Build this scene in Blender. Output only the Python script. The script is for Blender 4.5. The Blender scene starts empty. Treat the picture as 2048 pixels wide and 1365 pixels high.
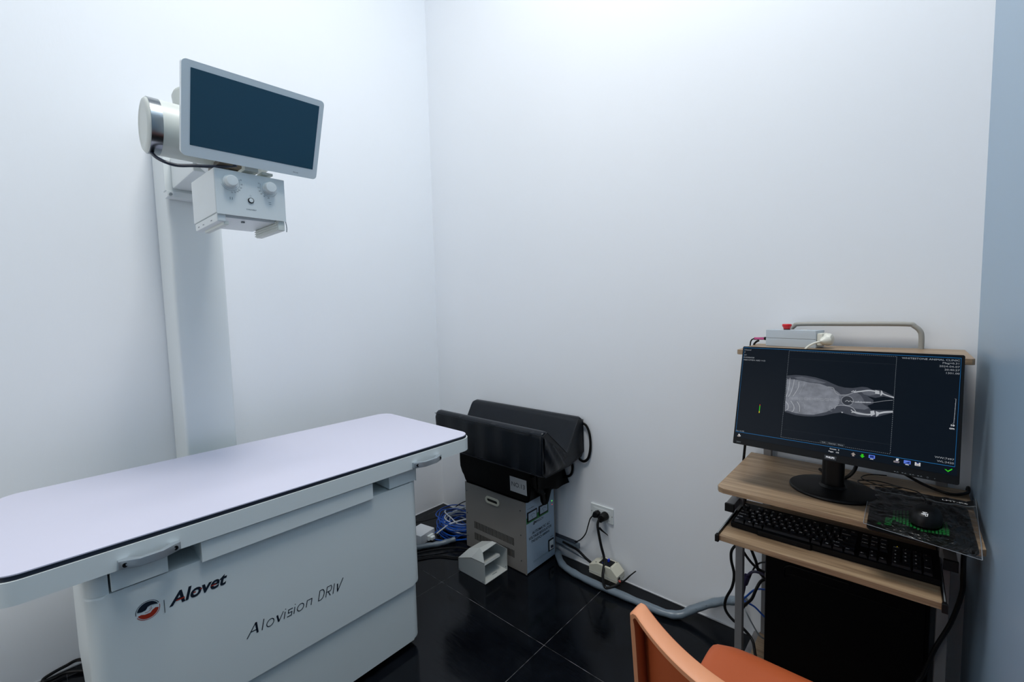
import bpy, bmesh, math, random
from mathutils import Vector as V, Matrix as MX
from math import sin, cos, pi, radians
random.seed(7)
SC = bpy.context.scene
COL = SC.collection
DEP = None

# ------------------------------------------------------------------ materials
def lin(c):
    if isinstance(c, str):
        c = [int(c[i:i+2], 16)/255 for i in (0, 2, 4)]
    return tuple(x/12.92 if x <= .04045 else ((x+.055)/1.055)**2.4 for x in c) + (1.,)

MATS = {}
def mat(name, col, rough=.5, metal=0., emit=None, est=1., spec=.5, bump=0., bscale=200., mottle=0., mscale=4., coat=0., alpha=1.):
    if name in MATS: return MATS[name]
    m = bpy.data.materials.new(name); m.use_nodes = True
    nt = m.node_tree; b = nt.nodes['Principled BSDF']
    b.inputs['Base Color'].default_value = lin(col)
    b.inputs['Roughness'].default_value = rough
    b.inputs['Metallic'].default_value = metal
    b.inputs['Specular IOR Level'].default_value = spec
    b.inputs['Coat Weight'].default_value = coat
    b.inputs['Alpha'].default_value = alpha
    if emit:
        b.inputs['Emission Color'].default_value = lin(emit)
        b.inputs['Emission Strength'].default_value = est
    if bump or mottle:
        tc = nt.nodes.new('ShaderNodeTexCoord')
    if bump:
        n = nt.nodes.new('ShaderNodeTexNoise'); n.inputs['Scale'].default_value = bscale; n.inputs['Detail'].default_value = 4
        bp = nt.nodes.new('ShaderNodeBump'); bp.inputs['Strength'].default_value = bump; bp.inputs['Distance'].default_value = .001
        nt.links.new(tc.outputs['Object'], n.inputs['Vector']); nt.links.new(n.outputs['Fac'], bp.inputs['Height'])
        nt.links.new(bp.outputs['Normal'], b.inputs['Normal'])
    if mottle:
        n2 = nt.nodes.new('ShaderNodeTexNoise'); n2.inputs['Scale'].default_value = mscale; n2.inputs['Detail'].default_value = 5
        mr = nt.nodes.new('ShaderNodeMapRange')
        mr.inputs['To Min'].default_value = 1-mottle; mr.inputs['To Max'].default_value = 1+mottle
        mx = nt.nodes.new('ShaderNodeVectorMath'); mx.operation = 'SCALE'
        mx.inputs[0].default_value = lin(col)[:3]
        nt.links.new(tc.outputs['Object'], n2.inputs['Vector']); nt.links.new(n2.outputs['Fac'], mr.inputs['Value'])
        nt.links.new(mr.outputs['Result'], mx.inputs['Scale']); nt.links.new(mx.outputs['Vector'], b.inputs['Base Color'])
    MATS[name] = m
    return m

def wood_mat(name, c1, c2, c3):
    m = bpy.data.materials.new(name); m.use_nodes = True; nt = m.node_tree; b = nt.nodes['Principled BSDF']
    tc = nt.nodes.new('ShaderNodeTexCoord'); mp = nt.nodes.new('ShaderNodeMapping')
    mp.inputs['Scale'].default_value = (1.6, 40, 40)
    n = nt.nodes.new('ShaderNodeTexNoise'); n.inputs['Scale'].default_value = 2.2; n.inputs['Detail'].default_value = 8; n.inputs['Distortion'].default_value = .6
    r = nt.nodes.new('ShaderNodeValToRGB'); e = r.color_ramp.elements
    e[0].position = .3; e[0].color = lin(c1); e[1].position = .68; e[1].color = lin(c3)
    k = e.new(.5); k.color = lin(c2)
    n2 = nt.nodes.new('ShaderNodeTexNoise'); n2.inputs['Scale'].default_value = 5; n2.inputs['Detail'].default_value = 3
    mp2 = nt.nodes.new('ShaderNodeMapping'); mp2.inputs['Scale'].default_value = (.6, 5, 5)
    mx = nt.nodes.new('ShaderNodeMix'); mx.data_type = 'RGBA'; mx.blend_type = 'MULTIPLY'; mx.inputs['Factor'].default_value = .35
    r2 = nt.nodes.new('ShaderNodeValToRGB'); r2.color_ramp.elements[0].position = .35; r2.color_ramp.elements[1].position = .6
    r2.color_ramp.elements[0].color = (.5, .45, .4, 1)
    L = nt.links.new
    L(tc.outputs['Object'], mp.inputs['Vector']); L(mp.outputs['Vector'], n.inputs['Vector']); L(n.outputs['Fac'], r.inputs['Fac'])
    L(tc.outputs['Object'], mp2.inputs['Vector']); L(mp2.outputs['Vector'], n2.inputs['Vector']); L(n2.outputs['Fac'], r2.inputs['Fac'])
    L(r.outputs['Color'], mx.inputs['A']); L(r2.outputs['Color'], mx.inputs['B']); L(mx.outputs['Result'], b.inputs['Base Color'])
    b.inputs['Roughness'].default_value = .42
    bp = nt.nodes.new('ShaderNodeBump'); bp.inputs['Strength'].default_value = .15; bp.inputs['Distance'].default_value = .0006
    L(n.outputs['Fac'], bp.inputs['Height']); L(bp.outputs['Normal'], b.inputs['Normal'])
    MATS[name] = m
    return m

def wall_mat(name, col, rough, bstr=.25):
    m = bpy.data.materials.new(name); m.use_nodes = True; nt = m.node_tree; b = nt.nodes['Principled BSDF']; L = nt.links.new
    tc = nt.nodes.new('ShaderNodeTexCoord')
    n = nt.nodes.new('ShaderNodeTexNoise'); n.inputs['Scale'].default_value = 1.7; n.inputs['Detail'].default_value = 6
    mr = nt.nodes.new('ShaderNodeMapRange'); mr.inputs['To Min'].default_value = .975; mr.inputs['To Max'].default_value = 1.02
    sc = nt.nodes.new('ShaderNodeVectorMath'); sc.operation = 'SCALE'; sc.inputs[0].default_value = lin(col)[:3]
    L(tc.outputs['Object'], n.inputs['Vector']); L(n.outputs['Fac'], mr.inputs['Value']); L(mr.outputs['Result'], sc.inputs['Scale']); L(sc.outputs['Vector'], b.inputs['Base Color'])
    mp = nt.nodes.new('ShaderNodeMapping'); mp.inputs['Scale'].default_value = (1, 1, .35)
    n2 = nt.nodes.new('ShaderNodeTexNoise'); n2.inputs['Scale'].default_value = 90; n2.inputs['Detail'].default_value = 3
    bp = nt.nodes.new('ShaderNodeBump'); bp.inputs['Strength'].default_value = bstr; bp.inputs['Distance'].default_value = .0012
    L(tc.outputs['Object'], mp.inputs['Vector']); L(mp.outputs['Vector'], n2.inputs['Vector']); L(n2.outputs['Fac'], bp.inputs['Height']); L(bp.outputs['Normal'], b.inputs['Normal'])
    b.inputs['Roughness'].default_value = rough; b.inputs['Specular IOR Level'].default_value = .18 if name != 'bluewall' else .5
    MATS[name] = m
    return m

def floor_mat():
    m = bpy.data.materials.new('black_tile'); m.use_nodes = True; nt = m.node_tree; b = nt.nodes['Principled BSDF']; L = nt.links.new
    tc = nt.nodes.new('ShaderNodeTexCoord'); sp = nt.nodes.new('ShaderNodeSeparateXYZ'); L(tc.outputs['Object'], sp.inputs['Vector'])
    def line(sock, off, per, w):
        a = nt.nodes.new('ShaderNodeMath'); a.operation = 'SUBTRACT'; a.inputs[1].default_value = off; L(sock, a.inputs[0])
        p = nt.nodes.new('ShaderNodeMath'); p.operation = 'PINGPONG'; p.inputs[1].default_value = per/2; L(a.outputs[0], p.inputs[0])
        c = nt.nodes.new('ShaderNodeMath'); c.operation = 'LESS_THAN'; c.inputs[1].default_value = w; L(p.outputs[0], c.inputs[0])
        return c.outputs[0]
    gx = line(sp.outputs['X'], -1.138, .6, .0008); gy = line(sp.outputs['Y'], 1.09, .6, .0008)
    mxm = nt.nodes.new('ShaderNodeMath'); mxm.operation = 'MAXIMUM'; L(gx, mxm.inputs[0]); L(gy, mxm.inputs[1])
    n = nt.nodes.new('ShaderNodeTexNoise'); n.inputs['Scale'].default_value = 6; n.inputs['Detail'].default_value = 9; n.inputs['Roughness'].default_value = .7
    n.inputs['Distortion'].default_value = 1.2
    L(tc.outputs['Object'], n.inputs['Vector'])
    r = nt.nodes.new('ShaderNodeValToRGB'); e = r.color_ramp.elements
    e[0].position = .35; e[0].color = (.002, .0026, .004, 1); e[1].position = .8; e[1].color = (.007, .009, .013, 1)
    L(n.outputs['Fac'], r.inputs['Fac'])
    # fine scratches
    mp = nt.nodes.new('ShaderNodeMapping'); mp.inputs['Scale'].default_value = (1, 7, 1); mp.inputs['Rotation'].default_value = (0, 0, .5)
    n3 = nt.nodes.new('ShaderNodeTexNoise'); n3.inputs['Scale'].default_value = 25; n3.inputs['Detail'].default_value = 6
    L(tc.outputs['Object'], mp.inputs['Vector']); L(mp.outputs['Vector'], n3.inputs['Vector'])
    n4 = nt.nodes.new('ShaderNodeTexNoise'); n4.inputs['Scale'].default_value = 30; n4.inputs['Detail'].default_value = 4
    L(tc.outputs['Object'], n4.inputs['Vector'])
    r4 = nt.nodes.new('ShaderNodeValToRGB'); r4.color_ramp.elements[0].position = .4; r4.color_ramp.elements[0].color = (.02, .02, .02, 1); r4.color_ramp.elements[1].position = .72
    r4.color_ramp.elements[1].color = (.22, .22, .23, 1)
    L(n4.outputs['Fac'], r4.inputs['Fac'])
    mx = nt.nodes.new('ShaderNodeMix'); mx.data_type = 'RGBA'; L(mxm.outputs[0], mx.inputs['Factor']); L(r.outputs['Color'], mx.inputs['A']); L(r4.outputs['Color'], mx.inputs['B'])
    L(mx.outputs['Result'], b.inputs['Base Color'])
    mr = nt.nodes.new('ShaderNodeMapRange'); mr.inputs['From Min'].default_value = .3; mr.inputs['From Max'].default_value = .8; mr.inputs['To Min'].default_value = .07; mr.inputs['To Max'].default_value = .22
    L(n3.outputs['Fac'], mr.inputs['Value'])
    ad = nt.nodes.new('ShaderNodeMath'); ad.operation = 'MAXIMUM'; L(mr.outputs['Result'], ad.inputs[0])
    g2 = nt.nodes.new('ShaderNodeMath'); g2.operation = 'MULTIPLY'; g2.inputs[1].default_value = .7; L(mxm.outputs[0], g2.inputs[0]); L(g2.outputs[0], ad.inputs[1])
    L(ad.outputs[0], b.inputs['Roughness'])
    b.inputs['Specular IOR Level'].default_value = .2
    MATS['tile'] = m
    return m

# ------------------------------------------------------------------ mesh builder
def frame(o, x, y):
    x = V(x).normalized(); y = V(y).normalized(); z = x.cross(y)
    m = MX((x, y, z)).transposed().to_4x4(); m.translation = V(o)
    return m

class B:
    def __init__(s): s.bm = bmesh.new(); s.m = 0; s.M = MX()
    def _tag(s, nf):
        for f in nf: f.material_index = s.m
    def box(s, x0, x1, y0, y1, z0, z1, bev=0., seg=2, M=None):
        bm = s.bm; T = s.M @ (M or MX())
        if x0 > x1: x0, x1 = x1, x0
        if y0 > y1: y0, y1 = y1, y0
        if z0 > z1: z0, z1 = z1, z0
        c = MX.Translation(((x0+x1)/2, (y0+y1)/2, (z0+z1)/2)) @ MX.Diagonal((x1-x0, y1-y0, z1-z0, 1))
        r = bmesh.ops.create_cube(bm, size=1, matrix=c)
        vs = r['verts']; fs = list({f for v in vs for f in v.link_faces})
        if bev:
            es = list({e for v in vs for e in v.link_edges})
            bv = min(bev, .49*min(x1-x0, y1-y0, z1-z0))
            r2 = bmesh.ops.bevel(bm, geom=es, offset=bv, segments=seg, profile=.5, affect='EDGES', clamp_overlap=True)
            vs = list({v for f in r2['faces'] for v in f.verts} | {v for v in vs if v.is_valid})
            fs = list({f for v in vs for f in v.link_faces})
        for v in vs: v.co = T @ v.co
        s._tag(fs); return s
    def cyl(s, p0, p1, r, r2=None, n=24, caps=True, bev=0.):
        p0 = V(p0); p1 = V(p1); d = (p1-p0); L = d.length; d.normalize()
        r2 = r if r2 is None else r2
        prof = [(0, 0), (0, r), (L, r2), (L, 0)] if not bev else [(0, 0), (0, r-bev), (bev*.3, r-bev*.3), (bev, r), (L-bev, r2), (L-bev*.3, r2-bev*.3), (L, r2-bev), (L, 0)]
        if not caps: prof = prof[1:-1]
        return s.lathe(p0, d, prof, n)
    def lathe(s, o, ax, prof, n=24, ref=None):
        bm = s.bm; ax = V(ax).normalized(); o = V(o)
        a = V(ref) if ref else (V((1, 0, 0)) if abs(ax.x) < .8 else V((0, 1, 0)))
        u = (a-ax*a.dot(ax)).normalized(); w = ax.cross(u)
        rings = []; T = s.M
        for (t, r) in prof:
            if r < 1e-7: rings.append([bm.verts.new(T @ (o+ax*t))])
            else: rings.append([bm.verts.new(T @ (o+ax*t+(u*cos(2*pi*i/n)+w*sin(2*pi*i/n))*r)) for i in range(n)])
        fs = []
        for a, b in zip(rings, rings[1:]):
            for i in range(n):
                j = (i+1) % n
                q = [a[i % len(a)], a[j % len(a)], b[j % len(b)], b[i % len(b)]]
                q2 = []
                for v in q:
                    if v not in q2: q2.append(v)
                if len(q2) > 2: fs.append(bm.faces.new(q2))
        s._tag(fs); return s
    def poly(s, pts, M=None):
        T = s.M @ (M or MX())
        f = s.bm.faces.new([s.bm.verts.new(T @ V(p if len(p) == 3 else (p[0], p[1], 0))) for p in pts])
        s._tag([f]); return s
    def prism(s, pts, h0, h1, M=None, bev=0., seg=2):
        """outline in local xy, extruded along local z from h0 to h1"""
        T = s.M @ (M or MX()); bm = s.bm; n = len(pts)
        a = [bm.verts.new(V((p[0], p[1], h0))) for p in pts]; b = [bm.verts.new(V((p[0], p[1], h1))) for p in pts]
        fa = bm.faces.new(a[::-1]); fb = bm.faces.new(b); fs = [fa, fb]
        for i in range(n): fs.append(bm.faces.new([a[i], a[(i+1) % n], b[(i+1) % n], b[i]]))
        vs = a+b
        if bev:
            es = list(fa.edges)+list(fb.edges)
            r2 = bmesh.ops.bevel(bm, geom=es, offset=bev, segments=seg, profile=.5, affect='EDGES', clamp_overlap=True)
            vs = list({v for f in r2['faces'] for v in f.verts} | {v for v in vs if v.is_valid})
            fs = list({f for v in vs for f in v.link_faces})
        for v in vs: v.co = T @ v.co
        s._tag(fs); return s
    def tube(s, pts, r, n=8, sm=6, closed=False, flat=1.):
        pts = [V(p) for p in pts]
        if sm > 1 and len(pts) > 2:
            out = []
            m = len(pts)
            rng = range(m) if closed else range(m-1)
            for i in rng:
                if closed: p0, p1, p2, p3 = pts[(i-1) % m], pts[i], pts[(i+1) % m], pts[(i+2) % m]
                else: p0, p1, p2, p3 = pts[max(i-1, 0)], pts[i], pts[i+1], pts[min(i+2, m-1)]
                for k in range(sm):
                    t = k/sm
                    out.append(.5*((2*p1)+(p2-p0)*t+(2*p0-5*p1+4*p2-p3)*t*t+(3*p1-p0-3*p2+p3)*t**3))
            if not closed: out.append(pts[-1])
            pts = out
        bm = s.bm; T = s.M; m = len(pts); rings = []; up = None
        rr = r if callable(r) else (lambda t: r)
        for i, p in enumerate(pts):
            if closed: d = pts[(i+1) % m]-pts[(i-1) % m]
            else: d = pts[min(i+1, m-1)]-pts[max(i-1, 0)]
            if d.length < 1e-9: d = V((0, 0, 1))
            d.normalize()
            if up is None: up = V((0, 0, 1)) if abs(d.z) < .9 else V((1, 0, 0))
            u = d.cross(up)
            if u.length < 1e-6: u = d.orthogonal()
            u.normalize(); w = u.cross(d).normalized(); up = w
            q = rr(i/max(m-1, 1))
            rings.append([bm.verts.new(T @ (p+u*cos(2*pi*k/n)*q*flat+w*sin(2*pi*k/n)*q)) for k in range(n)])
        fs = []
        for a, b in (zip(rings, rings[1:]+rings[:1]) if closed else zip(rings, rings[1:])):
            for k in range(n): fs.append(bm.faces.new([a[k], a[(k+1) % n], b[(k+1) % n], b[k]]))
        if not closed: fs.append(bm.faces.new(rings[0][::-1])); fs.append(bm.faces.new(rings[-1]))
        s._tag(fs); return s
    def grid(s, nx, ny, fn, M=None):
        T = s.M @ (M or MX()); bm = s.bm
        g = [[bm.verts.new(T @ V(fn(i/nx, j/ny))) for i in range(nx+1)] for j in range(ny+1)]
        fs = [bm.faces.new([g[j][i], g[j][i+1], g[j+1][i+1], g[j+1][i]]) for j in range(ny) for i in range(nx)]
        s._tag(fs); return g
    def text(s, t, size, M, align='CENTER', shear=0., bold=0., sx=1., ex=0., sp=1.):
        c = bpy.data.curves.new('lettering', 'FONT'); c.body = t; c.size = size; c.align_x = align; c.align_y = 'CENTER'
        c.shear = shear; c.offset = bold; c.resolution_u = 2 if size < .02 else 4; c.extrude = ex; c.space_character = sp
        o = bpy.data.objects.new('lettering', c); COL.objects.link(o)
        bpy.context.view_layer.update()
        me = bpy.data.meshes.new_from_object(o.evaluated_get(bpy.context.evaluated_depsgraph_get()))
        bpy.data.objects.remove(o); bpy.data.curves.remove(c)
        T = s.M @ M @ MX.Diagonal((sx, 1, 1, 1))
        nf = len(s.bm.faces); me.transform(T); s.bm.from_mesh(me); bpy.data.meshes.remove(me)
        s.bm.faces.ensure_lookup_table()
        s._tag(s.bm.faces[nf:]); return s
    def line(s, pts, w, M, z=0., closed=False):
        """flat polyline stroke in local xy"""
        T = s.M @ M; pts = [V((p[0], p[1])) for p in pts]
        m = len(pts); L = []
        for i, p in enumerate(pts):
            if closed: d = pts[(i+1) % m]-pts[i-1]
            else: d = pts[min(i+1, m-1)]-pts[max(i-1, 0)]
            if d.length < 1e-9: d = V((1, 0))
            d.normalize(); nn = V((-d.y, d.x))*w/2
            L.append((s.bm.verts.new(T @ V((p.x+nn.x, p.y+nn.y, z))), s.bm.verts.new(T @ V((p.x-nn.x, p.y-nn.y, z)))))
        fs = [s.bm.faces.new([a[1], b[1], b[0], a[0]]) for a, b in (zip(L, L[1:]+L[:1]) if closed else zip(L, L[1:]))]
        s._tag(fs); return s
    def sline(s, pts, w, M, z=0., k=5):
        out = []; m = len(pts); pts = [V((p[0], p[1])) for p in pts]
        for i in range(m-1):
            p0, p1, p2, p3 = pts[max(i-1, 0)], pts[i], pts[i+1], pts[min(i+2, m-1)]
            for j in range(k):
                t = j/k; out.append(.5*((2*p1)+(p2-p0)*t+(2*p0-5*p1+4*p2-p3)*t*t+(3*p1-p0-3*p2+p3)*t**3))
        out.append(pts[-1])
        return s.line(out, w, M, z)

def rrect(w, h, r, n=6, cx=0, cy=0):
    out = []
    for (sx, sy, a0) in ((1, 1, 0), (-1, 1, 90), (-1, -1, 180), (1, -1, 270)):
        for i in range(n+1):
            a = radians(a0+90*i/n); out.append((cx+sx*(w/2-r)+r*cos(a), cy+sy*(h/2-r)+r*sin(a)))
    return out
def circ(cx, cy, r, n=24, a0=0, a1=360):
    return [(cx+r*cos(radians(a0+(a1-a0)*i/n)), cy+r*sin(radians(a0+(a1-a0)*i/n))) for i in range(n if a1-a0 == 360 else n+1)]

ROOTLOC = {}
def obj(name, b, mats, parent=None, org=None, ang=35, fix=True, wn=True):
    if not isinstance(mats, (list, tuple)): mats = [mats]
    me = bpy.data.meshes.new(name)
    if fix: bmesh.ops.recalc_face_normals(b.bm, faces=b.bm.faces)
    if parent is not None: o0 = ROOTLOC[parent.name]
    elif org is not None: o0 = V(org)
    else:
        vs = [v.co for v in b.bm.verts]
        o0 = V(((min(v.x for v in vs)+max(v.x for v in vs))/2, (min(v.y for v in vs)+max(v.y for v in vs))/2, min(v.z for v in vs)))
    bmesh.ops.translate(b.bm, verts=b.bm.verts, vec=-o0)
    for f in b.bm.faces: f.smooth = True
    b.bm.to_mesh(me); b.bm.free()
    me.set_sharp_from_angle(angle=radians(ang))
    for m in mats: me.materials.append(MATS[m] if isinstance(m, str) else m)
    o = bpy.data.objects.new(name, me); COL.objects.link(o)
    if parent is not None: o.parent = parent
    else: o.location = o0
    if wn and fix and len(me.vertices) > 16:
        w_ = o.modifiers.new('weighted_normal', 'WEIGHTED_NORMAL'); w_.keep_sharp = True; w_.weight = 80
    ROOTLOC[o.name] = o0
    return o
def split_obj(name, b, mats, parent):
    """one object per loose piece of the builder's mesh"""
    seen = set(); out = []
    for v in list(b.bm.verts):
        if v in seen: continue
        st = [v]; isl = []; seen.add(v)
        while st:
            a = st.pop(); isl.append(a)
            for e in a.link_edges:
                w = e.other_vert(a)
                if w not in seen: seen.add(w); st.append(w)
        q = B(); mp = {a: q.bm.verts.new(a.co) for a in isl}
        for f in {f for a in isl for f in a.link_faces}:
            g = q.bm.faces.new([mp[x] for x in f.verts]); g.material_index = f.material_index
        out.append(obj(name, q, mats, parent))
    b.bm.free(); return out
def tag(o, label=None, cat=None, group=None, kind=None):
    if label: o['label'] = label
    if cat: o['category'] = cat
    if group: o['group'] = group
    if kind: o['kind'] = kind
    return o
def thing(name, label, cat, loc, group=None):
    o = bpy.data.objects.new(name, None); COL.objects.link(o); o.location = loc; o.empty_display_size = .1
    ROOTLOC[o.name] = V(loc); tag(o, label, cat, group); return o
def struct(name, b, m):
    o = obj(name, b, m); o['kind'] = 'structure'; return o

# ------------------------------------------------------------------ palette
wall_mat('wall', 'ECEFF3', .5)
wall_mat('bluewall', '96AFC4', .36, .12)
floor_mat()
wood_mat('wood', '7A654E', '9A8268', 'AD9678')
mat('ceil', 'E8EAEE', .8)
mat('caulk', 'C9CCD0', .6, mottle=.15, mscale=20)
mat('enamel', 'DEE6E7', .34, bump=.12, bscale=900)
mat('enamel2', 'D8E1E2', .34, bump=.12, bscale=900)
mat('laminate', 'D6D5E6', .3)
mat('black', '060709', .42, spec=.3)
mat('blackrub', '07080A', .55, spec=.3)
mat('blackgloss', '0A0B0D', .18)
mat('dark', '030303', .7)
mat('chrome', 'B4BCC2', .46, .75)
mat('steel', '8F9498', .22, 1.)
mat('white', 'DDE3E4', .35)
mat('offwhite', 'D0D5D0', .4)
mat('cream', 'CDCBBB', .45, mottle=.05)
mat('greymetal', '86827E', .4, bump=.1, bscale=1500)
mat('panelblue', 'A9BDCF', .22)
mat('screenoff', '2C5468', .25, spec=.4)
mat('bezel', 'EEF5F7', .3)
mat('vinyl', '070E17', .34, spec=.32, bump=.5, bscale=60, mottle=.3, mscale=12)
mat('fabric', '040507', .65, spec=.15, bump=.4, bscale=300)
mat('navy', '101D33', .4)
mat('ink', '0E1B2B', .4)
mat('redink', 'A8301A', .4)
mat('tape', '6A7782', .34, bump=1., bscale=38, mottle=.25, mscale=14)
mat('frame', '7C7B7C', .45, .1)
mat('hoop', '9A9993', .42)
mat('alu', 'BCC6CE', .4, .3)
mat('red', 'D01420', .3)
mat('pink', 'C8508C', .35)
mat('plug', 'DCDCD2', .35)
mat('bluecable', '0A4CA8', .35)
mat('whitecable', 'C9CED4', .4)
mat('blackcable', '060608', .42, spec=.3)
mat('purplecable', '1D1838', .38)
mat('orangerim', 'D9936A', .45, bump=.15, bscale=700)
mat('orange', 'B4552A', .5, bump=.15, bscale=700, mottle=.06, mscale=9)
mat('pcblack', '020204', .5, spec=.12)
mat('kb', '04070C', .42, spec=.22)
mat('key', '12161D', .36, spec=.4)
mat('legend', 'F0F2F5', .5)
mat('grey', '7E878C', .4)
mat('green', '1C7F3A', .4)
mat('greenlit', '1BC24A', .4)
mat('paper', 'AEB0B2', .7, mottle=.04)
mat('paperink', '24262B', .7)
mat('brass', '564F45', .4, .5)
def em(name, col, k): return mat(name, '000000', .3, 0., emit=col, est=k, spec=.12)
em('led', '6DFF5A', .6); em('ledred', 'FF4040', .5)
em('e_screen', '08111B', .8)
em('e_panel', '0B131D', .95)
em('e_blue', '2274B4', .7)
em('e_text', 'A8AEB6', .6)
em('e_dash', '9AA3AD', .5)
em('e_faint', '1D2A36', .8)
em('e_white', 'E0E4EA', .6)
em('e_green', '2FBF1E', .8)
em('e_grey', '9C938F', .7)
em('e_ico', '5A78D8', .8)
em('e_icod', '1A2C6C', .8)
em('e_btn', '20262C', .9)
em('e_yel', 'E8D020', .8); em('e_redd', 'D03020', .8)
def xray_mat(name, c, k, amp):
    m = bpy.data.materials.new(name); m.use_nodes = True; nt = m.node_tree; b = nt.nodes['Principled BSDF']; L = nt.links.new
    b.inputs['Base Color'].default_value = (0, 0, 0, 1); b.inputs['Roughness'].default_value = .3; b.inputs['Specular IOR Level'].default_value = .12
    tc = nt.nodes.new('ShaderNodeTexCoord'); n = nt.nodes.new('ShaderNodeTexNoise'); n.inputs['Scale'].default_value = 60; n.inputs['Detail'].default_value = 6
    mr = nt.nodes.new('ShaderNodeMapRange'); mr.inputs['From Min'].default_value = .3; mr.inputs['From Max'].default_value = .7
    mr.inputs['To Min'].default_value = k*(1-amp); mr.inputs['To Max'].default_value = k*(1+amp)
    L(tc.outputs['Object'], n.inputs['Vector']); L(n.outputs['Fac'], mr.inputs['Value']); L(mr.outputs['Result'], b.inputs['Emission Strength'])
    b.inputs['Emission Color'].default_value = lin(c); MATS[name] = m
xray_mat('x_skin', '3A3E47', .9, .1); xray_mat('x_body', '72767F', .85, .22); xray_mat('x_mid', '565A63', .85, .2)
xray_mat('x_bone', 'A4A8AE', .85, .1); xray_mat('x_soft', '8C9097', .85, .15); xray_mat('x_dark', '30343C', .85, .1)
# clear plastic film
def film():
    m = bpy.data.materials.new('film'); m.use_nodes = True; nt = m.node_tree; L = nt.links.new
    for n in list(nt.nodes): nt.nodes.remove(n)
    o = nt.nodes.new('ShaderNodeOutputMaterial'); t = nt.nodes.new('ShaderNodeBsdfTransparent'); g = nt.nodes.new('ShaderNodeBsdfGlossy'); x = nt.nodes.new('ShaderNodeMixShader')
    t.inputs['Color'].default_value = (.93, .94, .95, 1); g.inputs['Roughness'].default_value = .16
    f = nt.nodes.new('ShaderNodeFresnel'); f.inputs['IOR'].default_value = 1.7
    tc = nt.nodes.new('ShaderNodeTexCoord'); n = nt.nodes.new('ShaderNodeTexNoise'); n.inputs['Scale'].default_value = 14; n.inputs['Detail'].default_value = 3; n.inputs['Distortion'].default_value = 2.5
    bp = nt.nodes.new('ShaderNodeBump'); bp.inputs['Distance'].default_value = .012; bp.inputs['Strength'].default_value = .7
    L(tc.outputs['Object'], n.inputs['Vector']); L(n.outputs['Fac'], bp.inputs['Height']); L(bp.outputs['Normal'], g.inputs['Normal']); L(bp.outputs['Normal'], f.inputs['Normal'])
    L(f.outputs[0], x.inputs['Fac']); L(t.outputs[0], x.inputs[1]); L(g.outputs[0], x.inputs[2]); L(x.outputs[0], o.inputs['Surface'])
    MATS['film'] = m
film()
def fx(x, y, z): return frame((x, y, z), (0, 1, 0), (0, 0, 1))     # plane facing +X
def fy(x, y, z): return frame((x, y, z), (1, 0, 0), (0, 0, 1))     # plane facing -Y
def fz(x, y, z): return frame((x, y, z), (1, 0, 0), (0, 1, 0))     # plane facing up

# ================================================================== the room
XL, XR, YB, YF, ZC = -2.222, .15, 1.764, -1.5, 3.9
struct('floor', B().box(XL-.1, XR+.1, YF-.1, YB+.1, -.1, 0), 'tile').location
bpy.data.objects['floor'].location
struct('wall_left', B().box(XL-.1, XL, YF-.1, YB+.1, 0, ZC), 'wall')
struct('wall_back', B().box(XL, XR, YB, YB+.1, 0, ZC), 'wall')
struct('wall_right', B().box(XR, XR+.1, YF-.1, YB+.1, 0, ZC), 'bluewall')
wall_mat('frontwall', '8C9298', .6)
struct('wall_front', B().box(XL, XR, YF-.1, YF, 0, ZC), 'frontwall')
struct('ceiling', B().box(XL-.1, XR+.1, YF-.1, YB+.1, ZC, ZC+.1), 'ceil')
b = B(); b.box(XL, XR, YB-.004, YB, 0, .005, .001)
struct('trim_1', b, 'caulk')
b = B(); b.box(XL, XL+.004, YF, YB-.004, 0, .005, .001)
struct('trim_2', b, 'caulk')
# ================================================================== x-ray table
T = thing('xray_table', 'long white x-ray examination table with a pale lilac top and cabinet base', 'x-ray table', (-1.62, .557, 0))
def rr(x0, x1, y0, y1, r, n=8): return rrect(x1-x0, y1-y0, r, n, (x0+x1)/2, (y0+y1)/2)
obj('table_frame', B().prism(rr(-1.945, -1.31, -.09, 1.205, .055, 10), .692, .742, bev=.004, seg=3), 'enamel', T)
obj('gasket', B().prism(rr(-1.941, -1.314, -.086, 1.201, .053, 10), .742, .7515), 'ink', T)
tt = obj('tabletop', B().prism(rr(-1.940, -1.316, -.084, 1.199, .052, 12), .7515, .7540, bev=.001, seg=2), 'laminate', T)
for y0, y1 in ((.108, .222), (.905, 1.028)):
    h = B(); pts = [(0, .0), (0, .013), (.006, .016), (.036, .031), (y1-y0-.036, .031), (y1-y0-.006, .016), (y1-y0, .013), (y1-y0, 0), (y1-y0-.02, 0), (y1-y0-.02, .006), (y1-y0-.038, .022), (.038, .022), (.02, .006), (.02, 0)]
    M = frame((-1.31, y0, .707), (0, 1, 0), (1, 0, 0))
    h.prism(pts, -.0095, .0095, M, bev=.0015)
    ho = obj('handle', h, 'chrome', T)
    for yy in (y0+.011, y1-.011):
        q = B(); q.lathe((-1.2912, yy, .707), (1, 0, 0), [(-.003, .005), (0.001, .0052), (.001, .003), (.0001, .0028), (.0001, 0)], 14); obj('screw', q, 'black', ho)
cb = B(); cb.prism(rr(-1.91, -1.33, .05, .94, .035, 8), .246, .6365, bev=.008, seg=3)
body = obj('cabinet_body', cb, 'enamel', T)
cc = B(); cc.prism(rr(-1.90, -1.47, .06, .93, .03, 6), .6365, .6921)
obj('inner_core', cc, 'dark', T)
for nm, y0, y1, x1, zb in (('front_block', .095, .199, -1.3235, .641), ('front_panel', .266, .750, -1.3165, .6345), ('front_block', .819, .931, -1.328, .6405)):
    k = B(); k.box(-1.468, x1, y0, y1, zb, .6885, .0015); obj(nm, k, 'enamel', T)
k = B()
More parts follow.
